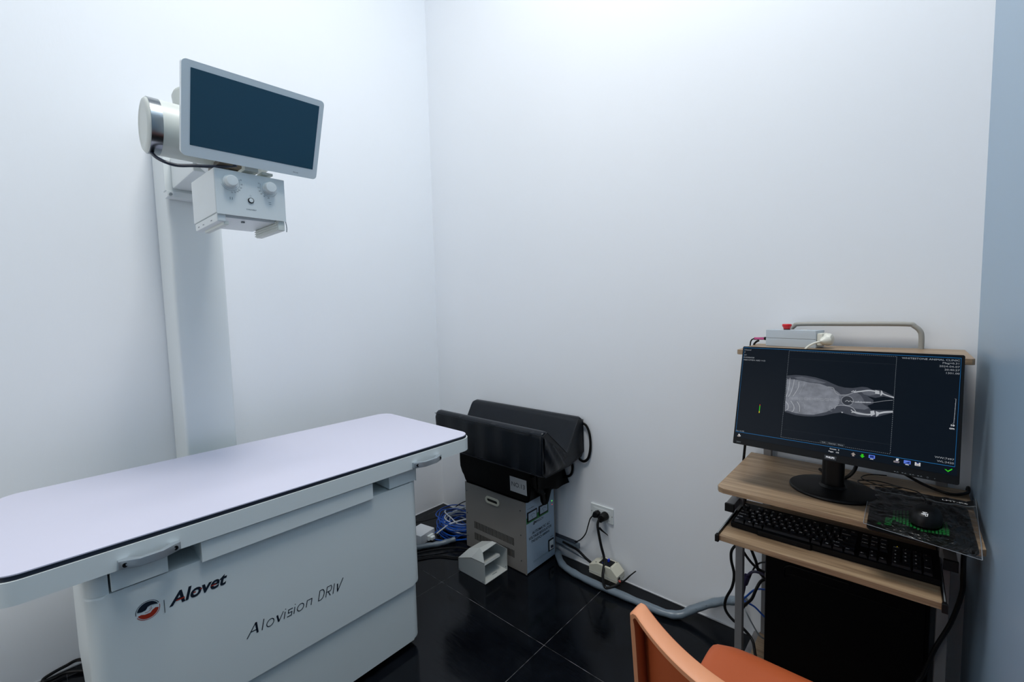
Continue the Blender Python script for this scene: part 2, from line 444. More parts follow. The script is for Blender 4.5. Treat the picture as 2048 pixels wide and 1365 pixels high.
for ya, yb in ((.05, .091), (.9335, .94)):
    if ya < .5: pts = [p for p in rr(-1.91, -1.331, .05, 1.5, .035, 8) if p[1] < .1]+[]; pts = pts+[(-1.331, .091), (-1.91, .091)] ; pts = sorted(pts, key=lambda p: 0)
k.prism([(-1.91, .091), (-1.91, .085)]+[(-1.91+.035-.035*cos(radians(a)), .085-.035*sin(radians(a))) for a in range(10, 91, 10)]+[(-1.331-.035+.035*sin(radians(a)), .085-.035*cos(radians(a))) for a in range(0, 91, 10)]+[(-1.331, .091)], .6365, .6905)
obj('end_cap', k, 'enamel', T)
k = B(); k.prism([(-1.331, .9335), (-1.9, .9335), (-1.9, .94), (-1.345, .94), (-1.336, .938), (-1.331, .9345)], .6365, .6905); obj('end_cap', k, 'enamel', T)
pl = B(); pl.prism(rr(-1.90, -1.338, .062, .932, .032, 8), .032, .2465, bev=.008, seg=3)
obj('plinth', pl, 'enamel2', T)
for x, y in ((-1.42, .86), (-1.42, .13), (-1.82, .86), (-1.82, .13)):
    q = B(); q.cyl((x, y, 0), (x, y, .012), .018, n=16, bev=.003); q.cyl((x, y, .01), (x, y, .033), .006, n=12); obj('foot', q, 'steel', T)
# printed marks on the cabinet
X = -1.3294
lg = B(); M = fx(X, .155, .5635)
R = .0225
up = circ(0, 0, R*.9, 14, 18, 172); lo = circ(0, 0, R*.9, 14, 198, 352)
lg.m = 0
lg.poly(up+[(-.012, .0005), (-.004, .0015), (0, .008), (.006, .0095), (.012, .0085)], M)
lg.line(circ(0, 0, R, 20, 22, 190), .0012, M)
lg.m = 1
lg.poly(lo+[(.014, -.0005), (.008, -.004), (.004, -.0085), (-.006, -.0085), (-.013, -.0055)], M)
lg.line(circ(0, 0, R, 20, 205, 370), .0012, M)
lg.sline([(-.006, -.0035), (.0, -.0045), (.005, -.001), (.008, .003)], .0009, M)
lg.sline([(.002, .0015), (.006, .004), (.0065, .0075)], .0007, M)
obj('emblem', lg, ['ink', 'redink'], body, fix=False)
lg = B()
lg.m = 0
lg.box(-.0006, .0006, -.0165, .0165, 0, .0002, M=fx(X, .186, .5560))
obj('divider_line', lg, 'ink', body, fix=False)
lg = B()
lg.text('Alovet', .0445, fx(X, .2555, .5625), shear=.28, bold=.0012, sx=.98)
lg.m = 1
def band(x0, x1, z0, h, sh=.3):
    lg.poly([(x0, z0), (x1, z0), (x1+h*sh, z0+h), (x0+h*sh, z0+h)], fx(X+.0003, .2555, .5625) @ MX.Scale(.88, 4))
band(-.0530, -.0330, -.0065, .0035); band(-.0125, -.0065, -.0040, .0032); band(.0035, .0095, -.0010, .0032); band(.0315, .044, -.006, .0032)
obj('brand_lettering', lg, ['ink', 'redink'], body, fix=False)
lg = B()
lg.m = 0
# thin geometric lettering drawn stroke by stroke
def glyphs(txt, x, y, h, M):
    s = h; sh = .22
    def P(pts): return [(x+(a+b*sh)*s, y+b*s) for a, b in pts]
    for ch in txt:
        w = .0025
        if ch == 'A':
            lg.line(P([(-.12, -.12), (.42, 1)]), w, M); lg.line(P([(.42, 1), (.72, 0)]), w*2.1, M); lg.line(P([(.12, .33), (.62, .33)]), w, M); x += s*1.08
        elif ch == 'l': lg.line(P([(0, 0), (0, .95)]), w, M); x += s*.34
        elif ch == 'o': lg.line(P([(.3+.3*cos(t*pi/9), .32+.32*sin(t*pi/9)) for t in range(18)]), w*.9, M, closed=True); x += s*.88
        elif ch == 'v': lg.line(P([(-.05, .65), (.2, 0)]), w*1.8, M); lg.line(P([(.2, 0), (.48, .75)]), w*.9, M); x += s*.66
        elif ch == 'i': lg.line(P([(0, 0), (0, .62)]), w, M); lg.line(P([(0, .8), (0, .88)]), w, M); x += s*.27
        elif ch == 's': lg.line(P([(.42, .62), (.04, .62)]), w, M); lg.line(P([(.04, .65), (.04, .32)]), w, M); lg.line(P([(.04, .33), (.38, .33)]), w, M); lg.line(P([(.38, .36), (.38, 0)]), w, M); lg.line(P([(.40, .02), (-.02, .02)]), w, M); x += s*.6
        elif ch == 'n': lg.line(P([(0, 0), (0, .64)]), w, M); lg.line(P([(0, .62), (.46, .62)]), w, M); lg.line(P([(.46, .64), (.46, 0)]), w, M); x += s*.76
        elif ch == 'D': lg.line(P([(0, 0), (0, .98)]), w, M); lg.line(P([(0, .97)]+[(.2+.3*cos(radians(a)), .49+.48*sin(radians(a))) for a in range(90, -91, -20)]+[(0, .01)]), w, M); x += s*.74
        elif ch == 'R': lg.line(P([(0, 0), (0, .98)]), w, M); lg.line(P([(0, .97), (.42, .97), (.48, .8), (.48, .6), (.4, .46), (.02, .46)]), w, M); lg.line(P([(.2, .44), (.46, 0)]), w, M); x += s*.74
        elif ch == 'I': lg.line(P([(0, 0), (0, .98)]), w, M); x += s*.34
        elif ch == 'V': lg.line(P([(.0, .8), (.14, 0)]), w*1.6, M); lg.line(P([(.14, 0), (.55, 1.15)]), w, M); x += s*.6
        elif ch == ' ': x += s*.42
glyphs('Alovision DRIV', .360, .372, .0315, fx(X, 0, 0))
obj('model_lettering', lg, ['ink', 'redink'], body, fix=False)

# ================================================================== x-ray column
T = thing('xray_column', 'tall white x-ray column standing against the left wall behind the table', 'column', (-2.12, .472, 0))
q = B(); q.box(-2.215, -2.02, .387, .558, .02, 2.0, .012, 3); col = obj('post', q, 'white', T)
q = B(); q.box(-2.22, -1.965, .36, .585, 0, .02, .004); obj('base_plate', q, 'white', T)
q = B(); q.box(-2.018, -1.985, .378, .568, 1.712, 1.985, .003); q.box(-2.018, -1.975, .382, .562, 1.690, 1.7125, .002); ca = obj('carriage', q, 'white', T)
q = B(); q.cyl((-1.974, .392, 1.7), (-1.970, .392, 1.7), .005, n=10); obj('screw', q, 'grey', ca)
q = B(); q.box(-1.985, -1.70, .40, .535, 1.722, 1.835, .006); obj('arm', q, 'white', T)
q = B(); q.cyl((-1.70, .4675, 1.778), (-1.622, .4675, 1.778), .066, n=40, bev=.006); obj('trunnion', q, 'white', T)

# ================================================================== x-ray tube
T = thing('xray_tube', 'white cylindrical x-ray tube with a polished metal band and domed end cap', 'x-ray tube', (-1.55, .47, 1.78))
cx, cz, r = -1.55, 1.781, .0725
q = B(); q.lathe((cx, .290, cz), (0, 1, 0), [(0, 0), (0, r), (.11, r), (.20, r), (.247, r), (.247, 0)], 56)
tb = obj('housing', q, 'offwhite', T)
q = B(); q.lathe((cx, .2655, cz), (0, 1, 0), [(0, r-.003), (0, r+.0005), (.0250, r+.0005), (.0250, r-.003)], 56); obj('metal_band', q, 'steel', T)
q = B(); q.lathe((cx, .2660, cz), (0, 1, 0), [(0, r-.001), (-.003, r-.002), (-.0065, r-.006), (-.0080, r-.012), (-.0082, r-.020), (-.0070, r-.022), (-.0070, 0)], 56); obj('end_cap', q, 'offwhite', T)
q = B(); q.lathe((cx, .5365, cz), (0, 1, 0), [(0, r), (.018, r), (.026, r-.008), (.027, 0)], 56); obj('end_cap', q, 'offwhite', T)
q = B(); q.lathe((cx-.035, .412, cz+.01), (-.12, -.12, 1), [(0, .095), (.035, .084), (.06, .070), (.064, .062), (.120, .060), (.131, .054), (.134, .046), (.134, 0)], 40); obj('cable_socket', q, 'offwhite', T)
q = B(); q.text('CE 50/60Hz 1~', .009, frame((cx+.0295, .345, cz-.0669), (0, 1, 0), (.914, 0, .405)) , align='LEFT'); obj('rating_label', q, 'grey', tb, fix=False)
q = B(); q.box(-1.60, -1.50, .415, .52, 1.693, 1.715, .004); q.box(-1.505, -1.45, .405, .44, 1.690, 1.704, .002); obj('mounting_flange', q, 'brass', T)
q = B(); q.tube([(-1.55, .272, 1.712), (-1.52, .276, 1.692), (-1.50, .292, 1.678), (-1.50, .318, 1.675), (-1.50, .358, 1.683), (-1.49, .394, 1.686), (-1.47, .425, 1.689), (-1.455, .45, 1.693)], .0045, 10); obj('power_cable', q, 'navy', T)

# ================================================================== collimator
T = thing('collimator', 'white boxy x-ray collimator with two round knobs hanging under the tube', 'collimator', (-1.525, .467, 1.5))
q = B(); q.prism([(-1.635, 1.543), (-1.407, 1.543), (-1.407, 1.662), (-1.635, 1.668)], -.553, -.377, frame((0, 0, 0), (1, 0, 0), (0, 0, 1)), bev=.003)
cbx = obj('housing', q, 'white', T)
q = B(); q.box(-1.4075, -1.4055, .3785, .5585, 1.5395, 1.6615, .0008); fp = obj('front_panel', q, 'white', T)
q = B(); q.box(-1.5945, -1.5055, .42, .515, 1.664, 1.6925, .003); obj('mount_plate', q, 'grey', T)
for y, ir in ((.415, 0), (.5145, 1)):
    zz = 1.630
    q = B(); q.lathe((-1.4055, y, zz), (1, 0, 0), [(0, .0185), (.004, .0182), (.005, .0155), (.019, .0148), (.0215, .0135), (.022, .012), (.022, 0)], 36); obj('knob', q, 'white', T)
    a0, a1 = (200, 385) if not ir else (155, 340)
    q = B(); M = fx(-1.4052, y, zz)
    q.line(circ(0, 0, .0235, 30, a0, a1), .0005, M)
    for k, a in enumerate((275, 292, 305, 318, 335, 355, 380) if not ir else (160, 185, 205, 222, 240, 265)):
        ra = radians(a); q.text(('13', '15', '18', '20', '24', '35', '43')[k], .0050, fx(-1.4052, y+.0285*cos(ra), zz+.0285*sin(ra)), bold=.0001)
        q.line([(.0235*cos(ra), .0235*sin(ra)), (.0255*cos(ra), .0255*sin(ra))], .0005, M)
    if not ir:
        q.line([(-.0025, -.048), (-.0025, -.041)], .0014, M); q.line([(.0025, -.048), (.0025, -.041)], .0014, M)
    else:
        q.line([(-.003, -.0405), (.004, -.0405)], .0012, M); q.line([(-.003, -.0455), (.004, -.0455)], .0012, M)
    obj('dial_marks', q, 'grey', fp, fix=False)
q = B(); q.lathe((-1.4055, .4645, 1.587), (1, 0, 0), [(0, .0078), (.003, .0075), (.0035, .0058)], 24); q.m = 1
q.lathe((-1.4055, .4645, 1.587), (1, 0, 0), [(.0035, .0058), (.0045, .005), (.0045, 0)], 24); obj('lamp_button', q, ['black', 'white'], T)
q = B(); q.text('0.9Al/100kV', .0052, fx(-1.4052, .4645, 1.561), bold=.0001); q.line(circ(0, 0, .0018, 10), .0004, fx(-1.4052, .4645, 1.600), closed=True); obj('lettering', q, 'grey', fp, fix=False)
q = B()
q.box(-1.632, -1.411, .379, .401, 1.520, 1.543, .004)
q.box(-1.625, -1.43, .401, .536, 1.536, 1.543, .001)
obj('bottom_tray', q, 'white', T)
q = B()
q.box(-1.60, -1.411, .536, .556, 1.512, 1.543, .003)
for k in range(4): q.box(-1.60, -1.415, .5335, .5362, 1.515+k*.007, 1.518+k*.007)
obj('slide_rail', q, 'offwhite', T)
q = B(); q.box(-1.60, -1.415, .395, .408, 1.513, 1.524, .002); obj('slide_rail', q, 'offwhite', T)
q = B()
for x in (-1.60, -1.55, -1.47): q.box(x, x+.012, .3783, .3795, 1.527, 1.5295)
q.box(-1.47, -1.462, .455, .463, 1.532, 1.537); q.box(-1.56, -1.552, .43, .438, 1.532, 1.537)
split_obj('slot', q, 'grey', T)
q = B()
q.tube([(-1.412, .5585, 1.541), (-1.411, .560, 1.530), (-1.412, .561, 1.520), (-1.413, .5605, 1.510)], lambda t: .0011+.0004*abs(sin(t*40)), 8, sm=10)
obj('bead_chain', q, 'grey', T)

# ================================================================== console display
def plane(c, yaw, tilt):
    n0 = V((sin(yaw), -cos(yaw), 0)); r = V((cos(yaw), sin(yaw), 0)); u = V((0, 0, 1))*cos(tilt)-n0*sin(tilt)
    return frame(c, r, u)
PM = plane((-1.335, .47, 1.774), 1.524, -.425)
T = thing('console_display', 'white framed touch screen display tilted downward over the x-ray tube', 'display', (-1.335, .47, 1.66))
q = B(); q.prism(rrect(.338, .2215, .011, 10), -.020, .0, PM, bev=.0015); fr = obj('bezel', q, 'bezel', T)
q = B(); q.prism(rrect(.31, .19, .02, 6), -.045, -.02, PM, bev=.006); obj('rear_housing', q, 'white', T)
q = B(); q.prism(rrect(.3065, .178, .0008, 2, .0025, .006), -.001, .0007, PM); obj('screen', q, 'screenoff', T)
q = B(); q.text('Alovet', .0055, PM @ MX.Translation((.108, -.1005, .0004))); obj('logo', q, 'grey', fr, fix=False)
q = B(); q.box(-1.49, -1.425, .452, .488, 1.669, 1.679, .002); q.box(-1.425, -1.400, .452, .488, 1.669, 1.735, .002); q.box(-1.49, -1.41, .50, .53, 1.669, 1.676, .001); split_obj('mounting_bracket', q, 'offwhite', T)
# ================================================================== voltage regulator
x0, x1, y0, y1, H = -1.715, -1.298, 1.508, 1.735, .357
T = thing('voltage_regulator', 'grey metal voltage regulator box with a pale blue front panel standing on the floor', 'voltage regulator', ((x0+x1)/2, (y0+y1)/2, 0))
q = B(); q.box(x0, x1-.004, y0, y1, .004, H, .003); cs = obj('casing', q, 'greymetal', T)
q = B(); q.box(x1-.004, x1+.001, y0+.004, y1-.003, .008, H-.004, .001); fp = obj('front_panel', q, 'panelblue', T)
q = B(); q.box(x1-.006, x1+.0035, y1-.004, y1+.002, .004, H, .001); q.box(x1-.006, x1+.002, y0-.001, y0+.004, .004, H, .001); split_obj('panel_edge', q, 'greymetal', T)
# carrying handle: recessed oval
q = B(); M = fy(-1.512, y0, .305)
outer = rrect(.096, .036, .0175, 8); inner = rrect(.072, .016, .0078, 8)
bm = q.bm; lo = [bm.verts.new(M @ V((a, b_, 0))) for a, b_ in outer]; mo = [bm.verts.new(M @ V((a*.985, b_*.96, .004))) for a, b_ in outer]
mi = [bm.verts.new(M @ V((a, b_, .004))) for a, b_ in inner]; li = [bm.verts.new(M @ V((a, b_, .0004))) for a, b_ in inner]
n = len(lo)
for A, C_ in ((lo, mo), (mo, mi), (mi, li)):
    for i in range(n): bm.faces.new([A[i], A[(i+1) % n], C_[(i+1) % n], C_[i]])
q.m = 1; f = bm.faces.new(li); f.material_index = 1
obj('carry_handle', q, ['cream', 'dark'], T)
for zz in (.141, .080):
    q = B()
    for k in range(30):
        xx = -1.648+k*.0093
        q.box(xx, xx+.0048, y0-.0004, y0+.0004, zz-.0185, zz+.0185)
    obj('vent_row', q, 'dark', T)
for xx in (x0+.014, x1-.03):
    for zz in (.31, .19, .065):
        q = B(); q.cyl((xx, y0-.0018, zz), (xx, y0, zz), .0032, n=10, bev=.0007); obj('screw', q, 'steel', cs)
X = x1+.0012
q = B(); q.m = 0; q.box(-.001, .0002, y0+.006, y1-.052, .248, .277); q.box(-.001, .0002, y1-.06, y1-.052, .277, .312); 
bm = q.bm
for v in bm.verts: v.co.x += X
q.m = 0; q.poly([(y0+.006, .262), (y0+.012, .262), (y0+.012, .275), (y0+.006, .275)], frame((X+.0003, 0, 0), (0, 1, 0), (0, 0, 1)))
obj('green_band', q, 'green', fp, fix=False)
for (a, c) in ((y0+.011, y0+.083), (y0+.099, y0+.169)):
    q = B(); q.box(X, X+.004, a, c, .2565, .3035, .0015); q.m = 1; q.box(X+.003, X+.0045, a+.006, c-.006, .2635, .2985)
    q.m = 0; M = frame((X+.0048, (a+c)/2, .266), (0, 1, 0), (0, 0, 1))
    q.line(circ(0, -.002, .024, 12, 45, 135), .0012, M); q.line([(0, 0), (-.012, .022)], .0008, M); q.text('V', .008, M @ MX.Translation((.0, .008, 0)))
    obj('meter', q, ['black', 'panelblue'], T)
q = B(); M0_ = frame((X, 0, 0), (0, 1, 0), (0, 0, 1))
def tx(s, sz, y, z, **k): q.text(s, sz, frame((X+.0002, y, z), (0, 1, 0), (0, 0, 1)), **k)
tx('MINGCH', .017, y0+.105, .235, bold=.0003, align='LEFT', sx=.9) if False else tx('MINGCH', .017, y0+.100, .236, bold=.0003)
tx('AUTOMATIC AC', .0185, y0+.115, .190, bold=.0004, shear=.15); tx('VOLTAGE REGULATOR', .0185, y0+.108, .170, bold=.0005, shear=.15, sx=.92); tx('TND3(SVC)-10000VA', .0165, y0+.108, .150, bold=.0004, shear=.15, sx=.95)
tx('POWER', .007, y1-.03, .113); tx('VOLTMETER', .006, y0+.05, .257); tx('AC 220V 50/60Hz', .007, y0+.04, .318)
q.line([(y0+.05, .048), (y1-.055, .048)], .0012, M0_ @ MX.Translation((0, 0, .0003))); q.line([(y0+.05, .042), (y1-.055, .042)], .0008, M0_ @ MX.Translation((0, 0, .0003)))
q.poly([(y0+.056, .228), (y0+.064, .228), (y0+.066, .245), (y0+.06, .245)], M0_ @ MX.Translation((0, 0, .0004)))
obj('lettering', q, 'ink', fp, fix=False)
q = B(); q.box(X, X+.004, y1-.058, y1-.016, .046, .104, .001); q.m = 1; q.box(X+.003, X+.006, y1-.053, y1-.021, .052, .098, .001); q.m = 2; q.box(X+.005, X+.012, y1-.045, y1-.030, .062, .074, .002)
obj('circuit_switch', q, ['black', 'white', 'navy'], T)
q = B(); q.cyl((X, y1-.022, .295), (X+.0015, y1-.022, .295), .003, n=12); q.m = 1; q.cyl((X, y1-.021, .276), (X+.0015, y1-.021, .276), .002, n=12); split_obj('indicator_lamp', q, ['led', 'ledred'], T)

# ================================================================== black bag on the regulator
T = thing('carry_bag', 'soft black rectangular carry bag on the voltage regulator under the cushion', 'bag', (-1.5, 1.6, .357))
def bagfn(i, j, k): pass
q = B(); q.box(-1.735, -1.252, 1.487, 1.742, .359, .530, .018, 3)
bmesh.ops.subdivide_edges(q.bm, edges=q.bm.edges, cuts=3, use_grid_fill=True)
for v in q.bm.verts:
    w = sin(v.co.x*37+1)*cos(v.co.z*29)*.004; v.co.y += w if v.co.y > 1.5 else w*.4
    if v.co.z < .38: v.co.x += (.5+.5*(v.co.x+1.5)*-4)*.0+(.018 if v.co.x < -1.66 else 0)
    if v.co.x > -1.26: v.co.x += sin(v.co.y*60)*.004
    if v.co.z < .45:
        k_ = (.45-v.co.z)/.09
        if v.co.x > -1.30: v.co.x -= .022*k_
        if v.co.x < -1.70: v.co.x += .020*k_
        if v.co.y < 1.50: v.co.y += .014*k_
for v in q.bm.verts:
    if v.co.z < .36: v.co.z = .3585
bag = obj('bag_body', q, 'fabric', T)
q = B(); q.grid(12, 8, lambda u, v: (-1.25+.028*v+.010*sin(u*9+v*4), 1.52+u*.235, .53-.11*v-.03*u*v+.01*sin(u*7))); obj('loose_flap', q, 'fabric', T)
q = B(); q.tube([(-1.240, 1.50, .50), (-1.240, 1.51, .45), (-1.248, 1.57, .40), (-1.262, 1.60, .345), (-1.262, 1.62, .335), (-1.26, 1.63, .36), (-1.255, 1.65, .42)], .010, 8, flat=1.6); obj('strap', q, 'fabric', T)
q = B(); q.tube([(-1.25, 1.70, .50), (-1.22, 1.742, .52), (-1.195, 1.75, .49), (-1.205, 1.75, .44), (-1.245, 1.735, .42)], .006, 8, flat=1.6); obj('strap', q, 'fabric', T)
q = B(); q.tube([(-1.735, 1.53, .51), (-1.76, 1.535, .48), (-1.762, 1.535, .44), (-1.735, 1.53, .40)], .005, 8); obj('strap', q, 'fabric', T)
q = B(); q.box(-.051, .051, -.036, .036, 0, .0008, M=frame((-1.3165, 1.4850, .4415), (1, 0, 0), (0, -.03, 1))); q.m = 1
q.text('NO.13', .030, frame((-1.3165, 1.4838, .4415), (1, 0, 0), (0, -.03, 1)), bold=.0001); tg = obj('name_tag', q, ['paper', 'paperink'], bag, fix=False); tg['label'] = 'grey tag reading NO.13'

# ================================================================== V-shaped cushion
T = thing('positioning_cushion', 'black vinyl V-shaped positioning cushion on top of the carry bag', 'cushion', (-1.49, 1.6, .53))
prof = [(1.452, .532), (1.436, .545), (1.434, .62), (1.434, .70), (1.438, .722), (1.452, .732), (1.468, .732), (1.480, .722), (1.53, .678), (1.585, .628), (1.606, .604), (1.622, .600), (1.636, .612), (1.672, .668), (1.703, .722), (1.716, .738), (1.736, .742), (1.752, .732), (1.757, .712), (1.757, .64), (1.757, .565), (1.742, .548), (1.65, .534), (1.55, .530)]
NX = 44; n = len(prof); bm = None
q = B(); bm = q.bm; rings = []
xs = [0, .006, .014]+[.014+(.706-.014)*i/(NX-1) for i in range(1, NX)]+[.714, .72]
cy_, cz_ = 1.597, .60
for ii, t in enumerate(xs):
    e = min(t, .72-t); k = 1 if e > .013 else (.985 if e > .005 else .955)
    ring = []
    for a, (yy, zz) in enumerate(prof):
        y_ = cy_+(yy-cy_)*k; z_ = cz_+(zz-cz_)*k
        if yy < 1.44 and .55 < zz < .71: y_ += .0022*sin(t*55+zz*14)+.002*sin(t*23-zz*30)
        if 1.5 < yy < 1.7 and zz > .62: z_ += .0012*sin(t*19+yy*30)
        if yy > 1.7: y_ = min(y_, 1.7605)
        ring.append(bm.verts.new((-1.852+t, y_, z_)))
    rings.append(ring)
for A, C_ in zip(rings, rings[1:]):
    for i in range(n): bm.faces.new([A[i], A[(i+1) % n], C_[(i+1) % n], C_[i]])
bm.faces.new(rings[0]); bm.faces.new(rings[-1][::-1])
cu = obj('cushion_body', q, 'vinyl', T, ang=50)
q = B()
q.tube([(-1.85+.72*k/12, 1.4345, .7185) for k in range(13)], .0016, 6, sm=1)
q.tube([(-1.845+.71*k/12, 1.4335, .541) for k in range(13)], .0016, 6, sm=1)
xe = -1.1315
q.tube([(xe, 1.436, .55), (xe, 1.436, .715), (xe, 1.47, .728), (xe, 1.612, .602), (xe, 1.71, .735), (xe, 1.75, .728), (xe, 1.754, .57), (xe, 1.64, .535), (xe, 1.455, .533)], .002, 6, sm=1, closed=True)
obj('piping', q, 'vinyl', cu)
q = B(); q.grid(10, 14, lambda u, v: (-1.128+.012*sin(pi*u)*sin(pi*v)+.004*sin(u*14+v*9), 1.445+u*.155*(1-.75*abs(v-.5)*0), .545+v*(.165*(1-u)+.055*u))); obj('end_cover', q, 'vinyl', T)
q = B(); q.tube([(-1.150, 1.752, .708), (-1.118, 1.755, .70), (-1.098, 1.755, .66), (-1.094, 1.755, .60), (-1.106, 1.755, .545), (-1.130, 1.755, .522), (-1.155, 1.754, .528), (-1.165, 1.752, .56)], .0065, 8, flat=.6); obj('carry_strap', q, 'blackrub', T)

# ================================================================== foot switch guard (open metal housing)
T = thing('footswitch_guard', 'small white metal foot switch housing with an open front on the floor', 'foot switch', (-1.49, 1.41, 0))
mat('guard', 'C2C6C4', .38)
q = B(); gx0, gx1, gy0, gy1 = -1.585, -1.402, 1.335, 1.488; th = .0022
# near side, far side, base, hood facets
def sheet(pts, tvec):
    tvec = V(tvec); a = [q.bm.verts.new(V(p)) for p in pts]; c = [q.bm.verts.new(V(p)+tvec) for p in pts]; m_ = len(pts)
    q.bm.faces.new(a); q.bm.faces.new(c[::-1])
    for i in range(m_): q.bm.faces.new([a[i], c[i], c[(i+1) % m_], a[(i+1) % m_]])
n1, n2, n3, n4, n5 = (gx0, gy0, 0), (gx0, gy0, .062), (-1.490, gy0, .098), (gx1, gy0, .102), (gx1, gy0, 0)
f1, f2, f3, f4, f5 = (gx0, gy1, 0), (gx0, gy1, .062), (-1.490, gy1, .098), (gx1, gy1, .106), (gx1, gy1, 0)
h1 = (-1.555, gy0+.045, .100); h2 = (-1.555, gy1-.02, .100); t1 = (-1.468, gy0+.036, .137); t2 = (-1.458, gy1-.042, .142); g1 = (-1.432, gy0+.020, .136); g2 = (-1.432, gy1-.040, .142)
sheet([n1, n5, n4, n3, n2], (0, th, 0)); 
gd = obj('side_plate', q, 'guard', T, ang=10)
q = B(); sheet([f1, f5, f4, f3, f2], (0, -th, 0)); obj('side_plate', q, 'guard', T, ang=10)
q = B(); sheet([(gx0, gy0, 0), (gx0, gy1, 0), (gx1, gy1, 0), (gx1, gy0, 0)], (0, 0, th)); obj('base_plate', q, 'guard', T, ang=10)
q = B(); z3 = (0, 0, -th)
for fc in ([n2, n3, t1, h1], [n3, n4, g1, t1], [h1, t1, t2, h2], [t1, g1, g2, t2], [h2, t2, f3, f2], [t2, g2, f4, f3], [n2, h1, h2, f2]):
    sheet(fc, z3)
sheet([(gx0, gy0, 0), (gx0, gy1, 0), (gx0, gy1, .062), (gx0, gy0, .062)], (th, 0, 0))
obj('hood', q, 'guard', T, ang=10)
q = B(); sheet([(-1.54, gy0+.012, .05), (-1.54, gy1-.012, .05), (-1.428, gy1-.028, .082), (-1.428, gy0+.012, .082)], (0, 0, .002)); sheet([(-1.428, gy0+.012, .084), (-1.428, gy1-.028, .084), (-1.424, gy1-.028, .074), (-1.424, gy0+.012, .074)], (.002, 0, 0)); obj('pedal', q, 'guard', T, ang=10)
q = B(); q.box(-1.43, -1.425, 1.41, 1.44, th, th+.0006); q.cyl((-1.41, gy1-.004, .014), (-1.41, gy1-.001, .014), .003, n=10); q.cyl((gx1-.012, gy0-.001, .01), (gx1-.012, gy0+.001, .01), .003, n=10); q.cyl((gx0+.008, gy0-.001, .01), (gx0+.008, gy0+.001, .01), .003, n=10); split_obj('rivet', q, 'grey', T)

# ================================================================== wall outlet, plugs and breaker box
T = thing('wall_outlet', 'white rectangular wall outlet plate low on the back wall', 'outlet', (-1.038, YB, .29))
q = B(); q.box(-1.098, -.978, YB-.007, YB, .252, .326, .0025); q.box(-1.075, -1.005, YB-.0085, YB-.006, .268, .31, .001); q.box(-1.082, -.994, YB-.0078, YB-.006, .265, .313, .001); obj('cover_plate', q, 'white', T)
q = B(); q.cyl((-1.092, YB-.0075, .289), (-1.092, YB-.0065, .289), .002, n=8); q.cyl((-.984, YB-.0075, .289), (-.984, YB-.0065, .289), .002, n=8); split_obj('screw', q, 'steel', T)
T = thing('power_plug', 'small black angled plug in the left socket with a thin black cord', 'plug', (-1.058, YB-.009, .288))
q = B(); q.prism([(-.018, -.012), (-.006, -.016), (.014, -.010), (.016, .008), (.004, .016), (-.01, .010)], .0, .028, frame((-1.058, YB-.009, .288), (1, 0, 0), (0, 0, 1)), bev=.003); obj('plug_body', q, 'blackrub', T)
q = B(); q.tube([(-1.066, YB-.028, .282), (-1.085, 1.733, .262), (-1.10, 1.735, .22), (-1.118, 1.74, .172), (-1.150, 1.745, .13), (-1.185, 1.75, .105), (-1.22, 1.75, .095)], .0028, 8); obj('cord', q, 'blackcable', T)
T = thing('power_plug', 'round black plug in the right socket with a thick black cable hanging to the floor', 'plug', (-1.018, YB-.009, .287))
q = B(); q.lathe((-1.018, YB-.009, .287), (0, -1, 0), [(0, 0), (0, .019), (.01, .0195), (.016, .018), (.03, .0165), (.036, .013), (.037, 0)], 28); q.box(-1.04, -1.018, YB-.045, YB-.02, .262, .288, .006); obj('plug_body', q, 'blackrub', T)
q = B(); q.tube([(-1.028, 1.722, .283), (-1.033, 1.712, .262), (-1.028, 1.706, .235), (-1.010, 1.70, .17), (-.990, 1.694, .11), (-.970, 1.645, .065), (-.952, 1.632, .030), (-.934, 1.636, .0305), (-.918, 1.652, .036), (-.905, 1.675, .04)], .0062, 10); obj('cable', q, 'blackcable', T)
q = B(); q.tube([(-1.024, 1.708, .245), (-1.012, 1.715, .232), (-1.004, 1.735, .212), (-.998, 1.745, .200)], lambda t: .0055*(1-t)+.0008, 8, flat=.5); obj('tape_end', q, 'blackrub', T)

T = thing('breaker_box', 'beige circuit breaker box with black centre lying on the grey conduit', 'breaker box', (-.99, 1.70, .036))
q = B(); M = frame((0, 0, 0), (1, 0, 0), (0, 0, 1))
q.prism([(-1.058, .036), (-.915, .036), (-.915, .066), (-.945, .094), (-1.015, .094), (-1.058, .074)], -1.742, -1.672, M, bev=.002); bx = obj('case', q, 'cream', T)
q = B(); q.box(-1.059, -.914, 1.6712, 1.7425, .0475, .0485); obj('case_seam', q, 'paper', bx)
q = B(); q.box(-1.012, -.955, 1.682, 1.732, .0935, .0955, .0005); obj('breaker_face', q, 'black', bx)
q = B(); q.box(-.985, -.977, 1.712, 1.724, .094, .107, .002); q.box(-.997, -.990, 1.688, 1.698, .094, .098, .001); mat('bluetog', '2038C8', .3); obj('toggle', q, 'bluetog', bx)
q = B(); q.cyl((-.9152, 1.690, .050), (-.9142, 1.690, .050), .010, n=16); q.m = 1; q.cyl((-.916, 1.687, .045), (-.905, 1.687, .043), .0045, n=10); q.m = 0
for x, y in ((-1.025, 1.68), (-1.025, 1.732), (-.950, 1.68), (-.950, 1.735)): q.cyl((x, y, .0935), (x, y, .0945), .0025, n=8)
obj('cable_gland', q, ['dark', 'redink'], bx)
T = tag(obj('power_cable', B().tube([(-1.25, 1.738, .088), (-1.195, 1.735, .083), (-1.15, 1.725, .082), (-1.10, 1.712, .069), (-1.0595, 1.705, .06)], .0062, 10), 'blackcable'), 'thick black cable running from the wall duct into the left end of the breaker box', 'cable')
